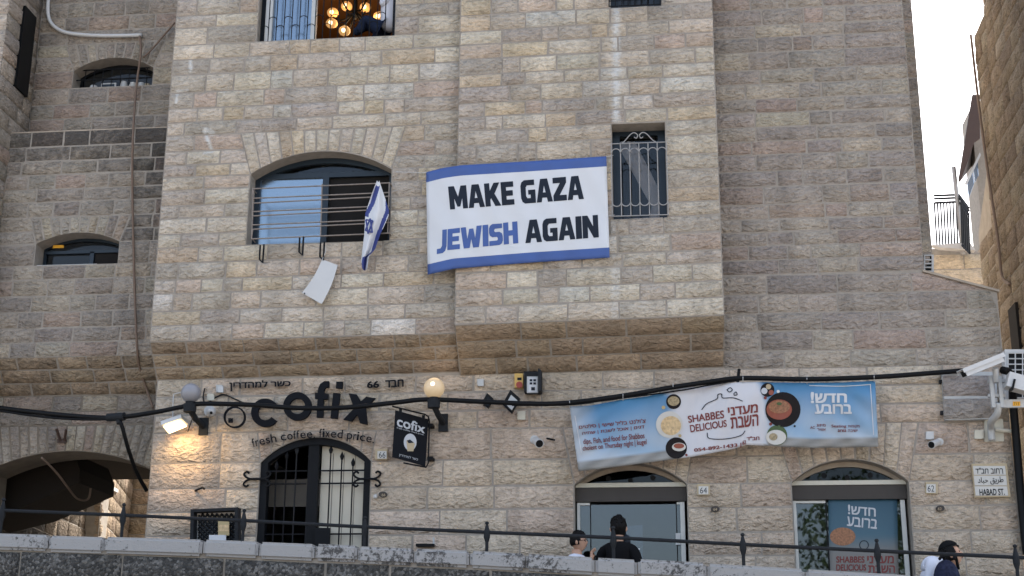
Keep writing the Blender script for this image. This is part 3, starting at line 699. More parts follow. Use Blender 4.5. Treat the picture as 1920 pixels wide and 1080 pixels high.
w64, Yf, zd = shop_door(shop_64, 'glass shop door under an arched fanlight, man standing before it', 925, 1107, 1268)
B().box((P(1122, 934, Yf).x, Yf - .012, P(1122, 934, Yf).z), (.13, .03, .045)).done('door_closer', 'iron', w64)
plate('handle_plate', rect(1267, 1000, 1276, 1022), Yf + .01, .02, 'white_plastic', w64)
plate('notice', [(1172, 987), (1205, 984), (1205, 1060), (1172, 1060)], Yf + .03, .002, 'print_grey', w64)
plate('sticker', rect(1187, 1028, 1200, 1031), Yf + .012, .002, 'print_white', w64)
w62, Yf2, zd2 = shop_door(shop_62, 'glass shop door with a printed poster filling its middle leaf', 925, 1549, 1690)

# ================================================================== LEFT BUILDING
XLL = -9.5
left = thing('stone_building', 'darker stone building set back at the left, with an arched passage', 'building', (-7, 2.0, ZBASE))
z240, z670, z742 = P(165, 243, YL1).z, P(140, 668, YL1).z, P(140, 742, YL0).z
XPR = P(22, 240, YL1).x                                  # plane of the projecting pier's side face
win_L2 = opening_px(YL2, 137, 286, 162, 130, 108, 80, nv=10, skew=0.13)
win_L1 = opening_px(YL1, 66, 222, 496, 455, 436, 405, nv=10, skew=0.10)
arch = opening_px(YL0, -42, 272, 1150, 882, 846, 798, nv=19, skew=0.12)
XLR = XL + 0.6
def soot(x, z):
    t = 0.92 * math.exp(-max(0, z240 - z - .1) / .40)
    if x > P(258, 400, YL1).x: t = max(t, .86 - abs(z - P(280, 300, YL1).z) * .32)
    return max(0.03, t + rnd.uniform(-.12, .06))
core2 = wall_core('set_back_wall', xz(YL2, [(XPR, z240 - .1), (XLR, z240 - .1), (XLR, ZTOP), (XPR, ZTOP)]), [xz(YL2, win_L2.outline())], .3, 'mortar', left)
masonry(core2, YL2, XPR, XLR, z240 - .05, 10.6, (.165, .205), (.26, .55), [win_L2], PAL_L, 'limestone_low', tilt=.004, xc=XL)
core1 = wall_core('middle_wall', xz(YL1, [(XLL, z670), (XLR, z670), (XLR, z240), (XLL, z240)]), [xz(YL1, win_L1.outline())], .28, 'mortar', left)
masonry(core1, YL1, XPR - .6, XLR, z670, z240, (.17, .21), (.26, .58), [win_L1], PAL_L, 'limestone_low', tilt=.004, xc=XL, grime_shade=soot)
B().prism([Vector((XLL, YL1 - .004, z240)), Vector((XLR, YL1 - .004, z240)), Vector((XLR, YL2, z240 + .14)), Vector((XLL, YL2, z240 + .14))], (0, 0, -.015)).done('ledge', 'reveal', left)
core0 = wall_core('arch_wall', xz(YL0, [(XLL, ZBASE), (XLR, ZBASE), (XLR, z742 + .05), (XLL, z742 + .05)]), [xz(YL0, arch.outline(24))], .55, 'arch_mortar', left)
masonry(core0, YL0, XLL + 1.2, XLR, ZBASE + .4, z742, (.2, .25), (.35, .7), [arch], PAL_L, 'limestone_low')
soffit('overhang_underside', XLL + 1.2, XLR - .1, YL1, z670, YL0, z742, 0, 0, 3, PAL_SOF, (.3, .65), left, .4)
# projecting pier at the far left edge: front and the side that faces right, with a dark slot
B().box((XPR - .6, (YPIER + YL2 + .2) / 2, (z742 + ZTOP) / 2), (1.2 - .02, YL2 + .2 - YPIER, ZTOP - z742)).done('pier', 'mortar', left)
pier = left.children[-1]
to_side = lambda y, z: Vector((XPR, y, z))
masonry(pier, YPIER, XPR - 1.2, XPR, 6.0, 10.6, (.18, .22), (.3, .6), [], PAL_UP, 'limestone_low')
masonry(pier, 0, YPIER, YL2, 4.6, 10.6, (.18, .22), (.3, .7), [], PAL_L, 'limestone_low', nrm=Vector((1, 0, 0)), to3=to_side)
yq0, yq1 = YPIER + .34, YPIER + .66
B().box((XPR + .012, (yq0 + yq1) / 2, (P(50, 20, .3).z + P(45, 170, .3).z) / 2), (.05, yq1 - yq0, P(50, 20, .3).z - P(45, 170, .3).z)).done('slot_window', 'black_rubber', left)
B().box(((XLL + XLR) / 2, 2.9, ZTOP + .1), (XLR - XLL, 5.4, .2)).done('roof', 'plaster', left)
zc_ = arch.zc + .30
B().box(((XLL + XLR) / 2, 3.06, zc_ + 0.2), (XLR - XLL - .02, 3.9, .2)).done('passage_ceiling', 'room', left)  # near-black colour carries the shade under the vault
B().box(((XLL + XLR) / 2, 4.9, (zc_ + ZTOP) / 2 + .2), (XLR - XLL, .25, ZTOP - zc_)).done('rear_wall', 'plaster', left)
B().prism([P(x, y, 1.35) for x, y in ((-60, 978), (-60, 860), (60, 846), (138, 850), (150, 880), (148, 905), (110, 922), (30, 956))], (0, 1.1, 0)).done('shade_block', 'room', left)  # added dark block, stands in for the deep shade inside the passage
def small_window(o, Y, label, frame, sash):
    Yf = Y + .22
    w = B().prism(xz(Yf, o.outline(18)), (0, .05, 0), [inset(o, Yf, .035)]).done('window', frame, left, label=label)
    B().prism(xz(Yf + .02, o.outline(18)), (0, .008, 0)).done('pane', 'glass_black', w)
    if sash:
        z = lerp(o.z0, o.zc, .56); B().box(((o.x0 + o.x1) / 2, Yf + .0, z), (o.x1 - o.x0 - .06, .05, .035)).done('transom', frame, w)
        B().box((lerp(o.x0, o.x1, .6), Yf, (o.z0 + z) / 2), (.05, .05, z - o.z0)).done('mullion', frame, w)
        B().prism(xz(Yf + .0, [(lerp(o.x0, o.x1, .63), o.z0 + .03), (o.x1 - .04, o.z0 + .03), (o.x1 - .04, z - .02), (lerp(o.x0, o.x1, .63), z - .02)]), (0, .01, 0)).done('insect_screen', 'screen_mesh', w)
        B().box((lerp(o.x0, o.x1, .38), Y + .1, o.z0 + .008), ((o.x1 - o.x0) * .72, .14, .012)).done('white_sheet', 'white_plastic', w)
        B().box((lerp(o.x0, o.x1, .18), Yf - .02, lerp(o.z0, o.zc, .75)), (.13, .01, .035)).done('yellow_tag', 'orange_plastic', w)
    else:
        for f in (.38, .72): B().tube([(o.x0, Y + .1, lerp(o.z0, o.zc, f)), (o.x1, Y + .1, lerp(o.z0, o.zc, f))], .009, 6).done('bar', 'black_iron', w)
        for i in range(1, 9): x = lerp(o.x0, o.x1, i / 9); B().tube([(x, Y + .1, o.z0), (x, Y + .1, o.zs + .04)], .006, 6).done('bar', 'black_iron', w)
    return Yf
small_window(win_L1, YL1, 'low arched window with dark sliding sash and white sheet on the sill', 'alu_blue', True)
Yfw = small_window(win_L2, YL2, 'low arched barred window crowded with jars', 'black_iron', False)
for i, (x, w_, h_, mt) in enumerate(((176, .10, .09, 'white_plastic'), (204, .19, .12, 'white_plastic'), (232, .09, .13, 'grey_plastic'), (249, .09, .11, 'ceramic'), (265, .10, .10, 'grey_plastic'), (276, .07, .09, 'print_tan'))):
    a = P(x, 162, Yfw - .06); a.z = win_L2.z0
    if i == 1:
        q = B(); q.box(a + Vector((0, 0, h_ / 2)), (w_, .02, h_)); q.done('picture_frame', 'white_plastic', None, label='small white framed picture standing in the barred window', cat='picture')
        B().box(a + Vector((0, -.012, h_ / 2)), (w_ - .04, .004, h_ - .035)).done('picture', 'alu_blue', bpy.data.objects['picture_frame'])
    else:
        B().lathe(a, (0, 0, 1), [(0, w_ / 2), (h_ * .75, w_ / 2), (h_ * .8, w_ * .42), (h_, w_ * .42)], 14).done('jar', mt, None, smooth=False, label=['white jar at the left in the barred arched window', '', 'grey jar right of the framed picture in the window', 'cream jar between two grey jars in the barred window', 'grey jar second from right in the barred window', 'small tan jar at the right end of the barred window'][i], cat='jar', group='jars in the barred window')
# courtyard behind the passage, sunlit
court = thing('courtyard_wall', 'sunlit rough stone courtyard walls seen through the arched passage', 'wall', (-7, 6, 2))
def court_wall(name, a, b_, z0, z1, pal, hr=(.24, .30), wr=(.35, .6), gr_=None):
    a, b_ = Vector(a), Vector(b_); L_ = (b_ - a).length; d = (b_ - a) / L_; n_ = Vector((d.y, -d.x, 0))
    cw = B().prism([Vector((a.x, a.y, z0)), Vector((b_.x, b_.y, z0)), Vector((b_.x, b_.y, z1)), Vector((a.x, a.y, z1))], -n_ * .3).done(name, 'mortar', court)
    masonry(cw, 0, 0, L_, z0, z1, hr, wr, [], pal, 'limestone_low', grime_shade=gr_, nrm=n_, to3=lambda x, z: Vector((a.x + d.x * x, a.y + d.y * x, z)), proud=.03)
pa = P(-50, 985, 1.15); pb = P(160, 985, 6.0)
court_wall('side_wall', (pa.x, 1.15, 0), (pb.x, 6.0, 0), 2.0, zc_ + .08, [((.13, .105, .08), 1), ((.10, .08, .06), 1)], gr_=lambda x, z: 1.6 if x < 2.6 else 0.1)  # dark stones, front stretch blackened: the passage's shade put into the colour
pc = P(161, 960, 6.0); pd = P(188, 960, 6.0)
court_wall('gate_pier', (pc.x, 6.0, 0), (pd.x, 6.0, 0), 2.0, 4.75, PAL_SOF)
pe = P(243, 960, 9.6)
court_wall('side_wall', (pd.x, 6.0, 0), (pe.x, 9.6, 0), 2.0, 6.3, PAL_BR)
court_wall('end_wall', (pe.x, 9.6, 0), (pe.x + 3.2, 9.6, 0), 2.0, 6.2, PAL_SOF)
B().prism([P(165, 912, 5.6), P(200, 905, 5.6), P(222, 918, 7.5), P(190, 922, 7.5)], (0, 0, -.05)).done('pale_coping', 'cap_stone', court)

# ================================================================== RIGHT NEIGHBOUR AND FAR BALCONY
Xn = 5.62
nb = thing('stone_building', 'tall brown stone building at the right edge, seen along its side', 'building', (Xn + 2, 2, 0))
dn_ = ray(1847, 280); ynear, yfar = -0.6, C.y + dn_.y * (Xn - C.x) / dn_.x
tz = lambda y, z: Vector((Xn, y, z))
ystep, zstep = yfar - .62, P(1830, 68, yfar).z
qn = B().box((Xn + 1.5, (ynear + ystep) / 2, 6.4), (3 - .01, ystep - ynear, 12.8)).box((Xn + 1.5, (ystep + yfar) / 2, zstep / 2), (3 - .01, yfar - ystep - .002, zstep)).done('wall', 'mortar', nb)
wn = nb.children[-1]
masonry(wn, 0, -yfar, -ystep, 3.6, zstep, (.20, .25), (.28, .55), [], PAL_BR, 'limestone_low', nrm=Vector((-1, 0, 0)), to3=lambda s, z: Vector((Xn, -s, z)), proud=.02)
masonry(wn, 0, -ystep, -ynear, 3.6, 12.4, (.20, .25), (.28, .55), [], PAL_BR, 'limestone_low', nrm=Vector((-1, 0, 0)), to3=lambda s, z: Vector((Xn, -s, z)), proud=.02)
ylow = yfar + .75
B().prism([Vector((Xn, yfar, 0)), Vector((Xn, ylow, 0)), Vector((Xn, ylow, P(1817, 440, ylow).z)), Vector((Xn, yfar, P(1847, 320, yfar).z))], (1.5, 0, 0)).done('low_wall', 'reveal', nb)
masonry(nb.children[-1], 0, -ylow, -yfar, 3.6, P(1817, 460, ylow).z, (.20, .25), (.28, .5), [], PAL_BR, 'limestone_low', nrm=Vector((-1, 0, 0)), to3=lambda s, z: Vector((Xn, -s, z)), proud=.02)
pp = smooth_path([(Xn - .05, yfar - .05, zstep), (Xn - .05, yfar - .1, 9.0), (Xn - .05, yfar - .22, 8.0), (Xn - .05, yfar - .4, 7.0), (Xn - .05, yfar - .42, 6.55), (Xn - .04, yfar - .7, 6.35)], 5)
B().tube(pp, .017, 8).done('drain_pipe', 'brown_cable', nb, smooth=True)
for y0_, y1_, za, zb in ((1.15, 1.5, 5.35, 6.1), (1.75, 2.0, 5.1, 5.6)):
    B().box((Xn - .01, (y0_ + y1_) / 2, (za + zb) / 2), (.06, y1_ - y0_, zb - za)).done('slot_window', 'room', nb)
Yh = 9.5                                                 # balcony house down the alley
bh = thing('balcony_house', 'far pale house with railed balcony and ribbed canopy down the alley', 'building', P(1800, 560, Yh))
a, b_ = P(1745, 466, Yh), P(1845, 473, Yh)
bw = wall_core('wall', xz(Yh, [(a.x, 2), (b_.x, 2), (b_.x, b_.z), (a.x, a.z)]), [], 2.0, 'mortar', bh)
masonry(bw, Yh, a.x, b_.x, 5.2, min(a.z, b_.z) - .02, (.26, .32), (.4, .7), [], [((.55, .47, .36), 3), ((.5, .42, .32), 2)], 'limestone_low')
plate('balcony_slab', [(1745, 464), (1816, 460), (1826, 474), (1760, 469)], Yh - .1, .15, 'cap_stone', bh)
ra = [P(1751, 367, Yh - .1), P(1798, 365, Yh - .1), P(1816, 390, Yh - .8)]
rb = [P(1757, 464, Yh - .1), P(1801, 460, Yh - .1), P(1818, 476, Yh - .8)]
for f in (0, .06, .14, .97):
    B().tube([lerp(rb[i], ra[i], 1 - f) for i in range(3)], .022, 6).done('rail', 'iron', bh)
for i in range(9): t = i / 8; B().tube([lerp(rb[0], rb[1], t), lerp(lerp(rb[0], ra[0], .86), lerp(rb[1], ra[1], .86), t)], .016, 5).done('baluster', 'iron', bh)
for i in range(1, 6): t = i / 5; B().tube([lerp(rb[1], rb[2], t), lerp(lerp(rb[1], ra[1], .86), lerp(rb[2], ra[2], .86), t)], .016, 5).done('baluster', 'iron', bh)
B().tube([P(1806, 478, Yh - .15), P(1788, 313, Yh - .15)], .04, 8).done('pole', 'galv', bh)
B().box((P(1856, 330, Yh + .6).x, Yh + .9, P(1850, 330, Yh + .6).z), (.5, .8, 2.6)).done('upper_room', 'mortar', bh)
Yw = Yh + .38
for q in (((1811, 340), (1822, 316), (1826, 345), (1816, 372)), ((1824, 314), (1832, 296), (1834, 330), (1828, 342))): plate('window', list(q), Yw, .03, 'glass_door', bh)
plate('window_frame', [(1808, 345), (1836, 288), (1838, 293), (1812, 348)], Yw, .06, 'white_plastic', bh)
cn = [P(1797, 338, Yh - .5), P(1822, 180, Yh - .5), P(1838, 182, Yh + 1.2), P(1826, 300, Yh + 1.2)]
cb = B(); n_ = 12
for i in range(n_):
    t0, t1 = i / n_, (i + .8) / n_
    cb.prism([lerp(cn[0], cn[1], t0), lerp(cn[0], cn[1], t1), lerp(cn[3], cn[2], t1), lerp(cn[3], cn[2], t0)], (0, 0, -.03))
cb.prism([p + Vector((.01, .01, -.03)) for p in cn], (0, 0, -.02)); o_ = cb.done('canopy', 'roof_metal', bh); o_['kind'] = 'stuff'
plate('canopy_fascia', [(1822, 180), (1836, 180), (1836, 262), (1826, 268), (1800, 342), (1797, 334)], Yh - .45, .06, 'brown_wood', bh)

# ================================================================== BANNERS, FLAG
def sheet(name, top, bot, Yf, nx, ny, mat, parent=None, colour=None, rowmat=None, **k):
    x0t, x1t = top[0][0], top[-1][0]; x0b, x1b = bot[0][0], bot[-1][0]; vs, cols = [], []
    for j in range(ny + 1):
        for i in range(nx + 1):
            u, v = i / nx, j / ny; xt, xb = lerp(x0t, x1t, u), lerp(x0b, x1b, u)
            x, y = lerp(xt, xb, v), lerp(interp(top, xt), interp(bot, xb), v)
            vs.append(P(x, y, Yf(x, y)));  cols.append(colour(u, v) if colour else (1, 1, 1))
    fs = [(j * (nx + 1) + i, (j + 1) * (nx + 1) + i, (j + 1) * (nx + 1) + i + 1, j * (nx + 1) + i + 1) for j in range(ny) for i in range(nx)]
    me = bpy.data.meshes.new(name); me.from_pydata(vs, [], fs)
    if rowmat: me.polygons.foreach_set('material_index', [rowmat((f // nx + .5) / ny) for f in range(len(fs))])
    if colour:
        at = me.attributes.new('print', 'FLOAT_COLOR', 'POINT'); at.data.foreach_set('color', [c for q in cols for c in (*q, 1)])
    o = link_mesh(name, me, mat, parent, True, **k)
    so_ = o.modifiers.new('thickness', 'SOLIDIFY'); so_.thickness = .003; so_.offset = 0
    return o
bt = [(799, 323), (830, 315), (865, 310), (1000, 302), (1137, 293)]; bb_ = [(802, 515), (850, 504), (1000, 492), (1143, 483)]
def Yban(x, y): return YB - .05 + max(0, (866 - x) / 66) ** 1.6 * .10 + .010 * math.sin(x * .045 + y * .02) + .006 * math.sin(x * .11 - y * .07)
ban = sheet('banner', bt, bb_, Yban, 48, 30, ['print_white', 'print_blue'], rowmat=lambda v: 1 if v < .10 or v > .90 else 0, label='white banner with blue stripes and large slogan lettering tied to the bay', cat='banner')
Yp = lambda x, y: Yban(x, y) - .004
GLYPH = {'M': (1.25, [(0, 0), (0, 1), (.30, 1), (.5, .50), (.70, 1), (1, 1), (1, 0), (.74, 0), (.74, .52), (.57, .10), (.43, .10), (.26, .52), (.26, 0)]),
         'A': (1.12, [(0, 0), (.29, 1), (.71, 1), (1, 0), (.71, 0), (.66, .19), (.34, .19), (.29, 0)], [(.40, .41), (.60, .41), (.5, .76)]),
         'K': (1.08, [(0, 0), (0, 1), (.31, 1), (.31, .63), (.62, 1), (.98, 1), (.61, .53), (1, 0), (.64, 0), (.39, .36), (.31, .28), (.31, 0)]),
         'E': (.86, [(0, 0), (0, 1), (1, 1), (1, .77), (.38, .77), (.38, .62), (.92, .62), (.92, .39), (.38, .39), (.38, .23), (1, .23), (1, 0)]),
         'G': (1.0, [(.95, .77), (.95, 1), (.26, 1), (.08, .92), (0, .76), (0, .24), (.08, .08), (.26, 0), (1, 0), (1, .57), (.52, .57), (.52, .37), (.68, .37), (.68, .22), (.42, .22), (.33, .31), (.33, .68), (.42, .77)]),
         'Z': (.92, [(0, 1), (1, 1), (1, .76), (.46, .24), (1, .24), (1, 0), (0, 0), (0, .24), (.55, .76), (0, .76)]),
         'J': (.66, [(.55, 1), (1, 1), (1, .20), (.86, -.02), (.6, -.12), (0, -.14), (0, .10), (.4, .12), (.55, .24)]),
         'W': (1.5, [(0, 1), (.23, 1), (.31, .36), (.41, .9), (.59, .9), (.69, .36), (.77, 1), (1, 1), (.85, 0), (.59, 0), (.5, .48), (.41, 0), (.15, 0)]),
         'I': (.38, [(0, 0), (0, 1), (1, 1), (1, 0)]),
         'S': (.94, [(.97, .98), (.97, .77), (.44, .77), (.36, .72), (.36, .66), (.44, .61), (.76, .61), (.94, .53), (1, .40), (1, .20), (.93, .07), (.75, 0), (0, 0), (0, .22), (.57, .22), (.65, .26), (.65, .34), (.57, .39), (.24, .39), (.06, .47), (0, .60), (0, .80), (.07, .93), (.25, 1)]),
         'H': (1.0, [(0, 0), (0, 1), (.34, 1), (.34, .62), (.66, .62), (.66, 1), (1, 1), (1, 0), (.66, 0), (.66, .38), (.34, .38), (.34, 0)]),
         'N': (1.06, [(0, 0), (0, 1), (.32, 1), (.69, .46), (.69, 1), (1, 1), (1, 0), (.70, 0), (.31, .55), (.31, 0)])}
def slogan(word, quad, mat):                              # heavy block capitals printed on the banner
    tl, tr, br, bl = quad; tot = sum(GLYPH[c][0] if c != ' ' else .36 for c in word) + .085 * (len(word) - 1); x = 0
    for c in word:
        if c == ' ': x += .36 + .085; continue
        w_, loops = GLYPH[c][0], GLYPH[c][1:]; flat = [p for l_ in loops for p in l_]
        bm = bmesh.new(); bv = [bm.verts.new((px, py, 0)) for px, py in flat]
        for t_ in tessellate_polygon([[Vector((px, py, 0)) for px, py in l_] for l_ in loops]):
            try: bm.faces.new([bv[i] for i in t_])
            except ValueError: pass
        for k in range(1, 6):
            for pn in ((1, 0, 0), (0, 1, 0)): bmesh.ops.bisect_plane(bm, geom=bm.verts[:] + bm.edges[:] + bm.faces[:], plane_co=(k / 6, k / 6, 0), plane_no=pn)
        for v in bm.verts:
            u, h = (x + v.co.x * w_) / tot, v.co.y
            px = lerp(lerp(bl[0], br[0], u), lerp(tl[0], tr[0], u), h); py = lerp(lerp(bl[1], br[1], u), lerp(tl[1], tr[1], u), h)
            v.co = P(px, py, Yp(px, py))
        geo = bmesh.ops.duplicate(bm, geom=bm.verts[:] + bm.edges[:] + bm.faces[:])['geom']      # second impression a few millimetres over: heavier strokes
        bmesh.ops.translate(bm, vec=(.005, -.0006, .001), verts=[e for e in geo if isinstance(e, bmesh.types.BMVert)])
        me = bpy.data.meshes.new('letter'); bm.to_mesh(me); bm.free(); link_mesh('letter', me, mat, ban)
        x += w_ + .085
slogan('MAKE GAZA', [(840, 350), (1092, 329), (1094, 373), (844, 393)], 'print_slate')
slogan('JEWISH', [(820, 432), (969, 415), (971, 456), (819, 471)], 'print_blue')
slogan('AGAIN', [(984, 413), (1120, 403), (1122, 445), (985, 456)], 'print_slate')
for a_, b2 in (((1137, 294), (1150, 291)), ((1142, 404), (1152, 403)), ((800, 324), (742, 322))):
    B().tube([P(*a_, Yban(*a_) - .005), P(*b2, YB - .04 if a_[0] > 900 else YA - .03)], .003, 5).done('tie', 'white_plastic', ban)
st = [(1068, 762), (1110, 760), (1168, 749), (1215, 743), (1262, 731), (1330, 722), (1393, 716), (1450, 717), (1513, 718), (1580, 717), (1641, 714)]
sbm = [(1085, 884), (1196, 870), (1300, 856), (1375, 842), (1398, 834), (1440, 836), (1525, 840), (1647, 838)]
YC = -.36                                                # plane of the street cable that carries the banner
def Yshop(x, y):
    v = min(1, max(0, (y - 740) / 110)); k = .05 * math.exp(-((x - 1397) / 16) ** 2) * (0.3 + v) + .03 * math.exp(-((x - 1425) / 14) ** 2)
    sag = sum(.030 * math.exp(-((x - t_) / 30) ** 2) * (1 - v) for t_ in (1118, 1215, 1325, 1455, 1578)); wr = .010 * math.sin((x + 1.6 * y) * .10) * math.exp(-((x - 1100) / 50) ** 2) + .009 * math.sin((x - 1.2 * y) * .11) * math.exp(-((x - 1600) / 55) ** 2) + .006 * math.sin(x * .16 + y * .05)
    return YC + .02 + .12 * v - k + sag + wr + .018 * math.sin(x * .035 + v * 2) + .02 * (1 - v) * math.sin((x - 1068) / 97 * math.pi) ** 2
def shop_col(u, v):
    sk = (lerp(.045, .34, v ** 1.2), lerp(.19, .46, v ** 1.2), lerp(.38, .58, v ** 1.2))
    cl = .5 + .5 * math.sin(u * 23 + 3 * math.sin(v * 4)); sk = tuple(lerp(c, .52, .5 * cl * v) for c in sk)
    if u < .09: sk = tuple(lerp(c, .52, (1 - u / .09) * .6) for c in sk)
    wob = .02 * math.sin(v * 9); t = min(1, max(0, (u - .30 - wob - .08 * (v - .5) * 0) / .03)) * min(1, max(0, (.635 + .02 * math.sin(v * 3) - u) / .03))
    c = tuple(lerp(a, b2, t) for a, b2 in zip(sk, (.54, .545, .58)))
    if v > .84 and t < .5: q = .24 + .05 * math.sin(u * 60 + v * 30); c = (q, q * 1.0, q * .96)
    return c
shb = sheet('shop_banner', st, sbm, Yshop, 96, 24, 'banner_print', colour=shop_col, label='long sky blue and white food shop banner hanging from the cable', cat='banner')
Ys = lambda x, y: Yshop(x, y) - .007
def bp(name, px, mat, dz=.0): # printed patch on the shop banner, cut so that it follows the folds
    bm = bmesh.new(); fvs = [bm.verts.new((x, y, 0)) for x, y in px]; bm.faces.new(fvs)
    x0, x1 = min(p[0] for p in px), max(p[0] for p in px)
    for i in range(1, int((x1 - x0) / 6)): bmesh.ops.bisect_plane(bm, geom=bm.verts[:] + bm.edges[:] + bm.faces[:], plane_co=(x0 + 6 * i, 0, 0), plane_no=(1, 0, 0))
    y0, y1 = min(p[1] for p in px), max(p[1] for p in px)
    for i in range(1, int((y1 - y0) / 5)): bmesh.ops.bisect_plane(bm, geom=bm.verts[:] + bm.edges[:] + bm.faces[:], plane_co=(0, y0 + 5 * i, 0), plane_no=(0, 1, 0))
    for v in bm.verts: v.co = P(v.co.x, v.co.y, Ys(v.co.x, v.co.y) - dz)
    me = bpy.data.meshes.new(name); bm.to_mesh(me); bm.free(); return link_mesh(name, me, mat, shb)
LT = lambda body, q, mat, bold=.02, **k: lettering('lettering', body, q, Ys, mat, shb, bold, cuts=12, **k)
LT("צ'ולנט בליל שישי | סלטים", [(1085, 797), (1210, 784), (1211, 795), (1086, 806)], 'print_maroon', .015, rtl=True)
LT('דגים | אוכל לשבת | שתיה', [(1091, 809), (1208, 796), (1208, 805), (1092, 817)], 'print_maroon', .015, rtl=True)
LT('dips, Fish, and food for Shabbos', [(1093, 823), (1208, 811), (1209, 825), (1094, 836)], 'print_maroon', .012)
LT('cholent on Thursday night | kugel', [(1092, 836), (1212, 823), (1213, 836), (1093, 848)], 'print_maroon', .012)
LT('SHABBES', [(1289, 780), (1357, 769), (1358, 784), (1291, 793)], 'print_maroon', .02)
LT('DELICIOUS', [(1293, 797), (1362, 787), (1363, 800), (1295, 811)], 'print_maroon', .02)
LT('מעדני', [(1364, 764), (1421, 757), (1421, 773), (1366, 780)], 'print_maroon', .025, rtl=True)
LT('השבת', [(1369, 783), (1422, 776), (1422, 798), (1371, 804)], 'print_maroon', .025, rtl=True)
LT('054-892-1433 |', [(1301, 841), (1390, 830), (1390, 839), (1302, 849)], 'print_maroon', .03)
LT('62', [(1392, 826), (1399, 825), (1399, 833), (1392, 834)], 'print_maroon', .03)
LT('חב"ד', [(1400, 819), (1424, 817), (1424, 825), (1400, 826)], 'print_maroon', .03, rtl=True)
LT('חדש!', [(1520, 735), (1588, 735), (1588, 755), (1520, 756)], 'print_white', .035, rtl=True)
LT('ברובע', [(1528, 758), (1597, 758), (1597, 776), (1528, 776)], 'print_white', .035, rtl=True)
LT('AC', [(1519, 799), (1528, 799), (1528, 804), (1519, 804)], 'print_maroon', .01)
LT('מיזוג', [(1531, 795), (1548, 795), (1548, 800), (1531, 800)], 'print_maroon', .01, rtl=True)
LT('אוויר', [(1532, 803), (1548, 803), (1548, 808), (1532, 808)], 'print_maroon', .01, rtl=True)
LT('Seating', [(1559, 796), (1587, 796), (1587, 803), (1559, 803)], 'print_maroon', .01)
LT('area', [(1571, 805), (1587, 805), (1587, 810), (1571, 810)], 'print_maroon', .01)
LT('מקומות', [(1590, 797), (1612, 797), (1612, 803), (1590, 803)], 'print_maroon', .01, rtl=True)
LT('ישיבה', [(1590, 805), (1608, 805), (1608, 810), (1590, 810)], 'print_maroon', .01, rtl=True)
def dish(x, y, r, rim, inner, ry=None, mats2=None):
    bp('dish_photo', circ(x, y, r, 28, ry), rim); bp('dish_photo', circ(*inner[:3], 22, inner[3] if len(inner) > 3 else None), mats2, .003)
dish(1263, 753, 14, 'dish_dark', (1263, 752, 11, 9), mats2='dish_salad')
dish(1255, 796, 25, 'ceramic', (1258, 798, 19, 18), mats2='dish_fish')
dish(1268, 840, 20, 'dish_dark', (1273, 838, 13, 8), mats2='ceramic'); bp('dish_photo', circ(1273, 836, 10, 20, 5), 'dish_clay', .006)
dish(1439, 731, 13, 'dish_dark', (1441, 725, 5, 5), mats2='print_tan'); bp('dish_photo', circ(1433, 733, 6, 14), 'print_grey', .003); bp('dish_photo', circ(1446, 736, 5, 14), 'dish_clay', .003)
dish(1468, 768, 33, 'dish_dark', (1461, 768, 24, 19), mats2='dish_clay'); bp('dish_photo', circ(1461, 763, 20, 22, 12), 'dish_stew', .006); bp('dish_photo', circ(1461, 757, 5, 10, 3), 'print_green', .009)
dish(1457, 816, 19, 'print_green', (1455, 820, 19, 14), mats2='ceramic'); bp('dish_photo', circ(1450, 819, 8, 14, 7), 'dish_salad', .006)
for x, y, r, mt in ((1244, 764, 3.5, 'print_gold'), (1275, 817, 3, 'print_gold'), (1287, 853, 2.4, 'print_maroon'), (1435, 746, 3, 'print_maroon'), (1459, 734, 3, 'print_white'), (1445, 795, 3, 'print_maroon'), (1490, 799, 2, 'dish_dark')): bp('print_dot', circ(x, y, r, 12), mt, .002)
def stroke(pts, w, mat):                                 # printed line on the banner
    q = smooth_path([(x, y, 0) for x, y in pts], 5); 
    for a_, b2 in zip(q, q[1:]):
        d = (b2 - a_).normalized() * .6; n2 = Vector((-d.y, d.x, 0)).normalized() * w / 2
        yield [(a_ - d + n2)[:2], (b2 + d + n2)[:2], (b2 + d - n2)[:2], (a_ - d - n2)[:2]]
def strokes(name, lines, w, mat):
    bb2 = B()
    for l in lines:
        for q in stroke(l, w, mat): bb2.add([P(x, y, Ys(x, y) - .002) for x, y in q], [(0, 1, 2, 3)])
    bb2.done(name, mat, shb)
strokes('pot_drawing', [[(1316, 768), (1325, 757), (1344, 748), (1346, 740), (1353, 739), (1355, 746), (1375, 746), (1392, 752)], [(1326, 812), (1330, 822), (1360, 823), (1388, 817), (1397, 808)], [(1363, 731), (1369, 727), (1373, 731), (1368, 735), (1363, 731)], [(1376, 738), (1380, 735), (1382, 740), (1377, 741), (1376, 738)]], 1.6, 'print_slate')
for l_ in ([(1518, 723), (1580, 724), (1632, 721)], [(1632, 721), (1638, 815)], [(1078, 780), (1090, 848)]): strokes('border_line', [l_], 1.4, 'print_white')
for x in (1068, 1168, 1262, 1393, 1513, 1639):
    y = interp(st, x); B().tube([P(x, y + 2, Ys(x, y + 2)), P(x, y - 8, YC - .035), P(x, y - 12, YC)], .004, 5).done('cable_tie', 'white_plastic', shb)
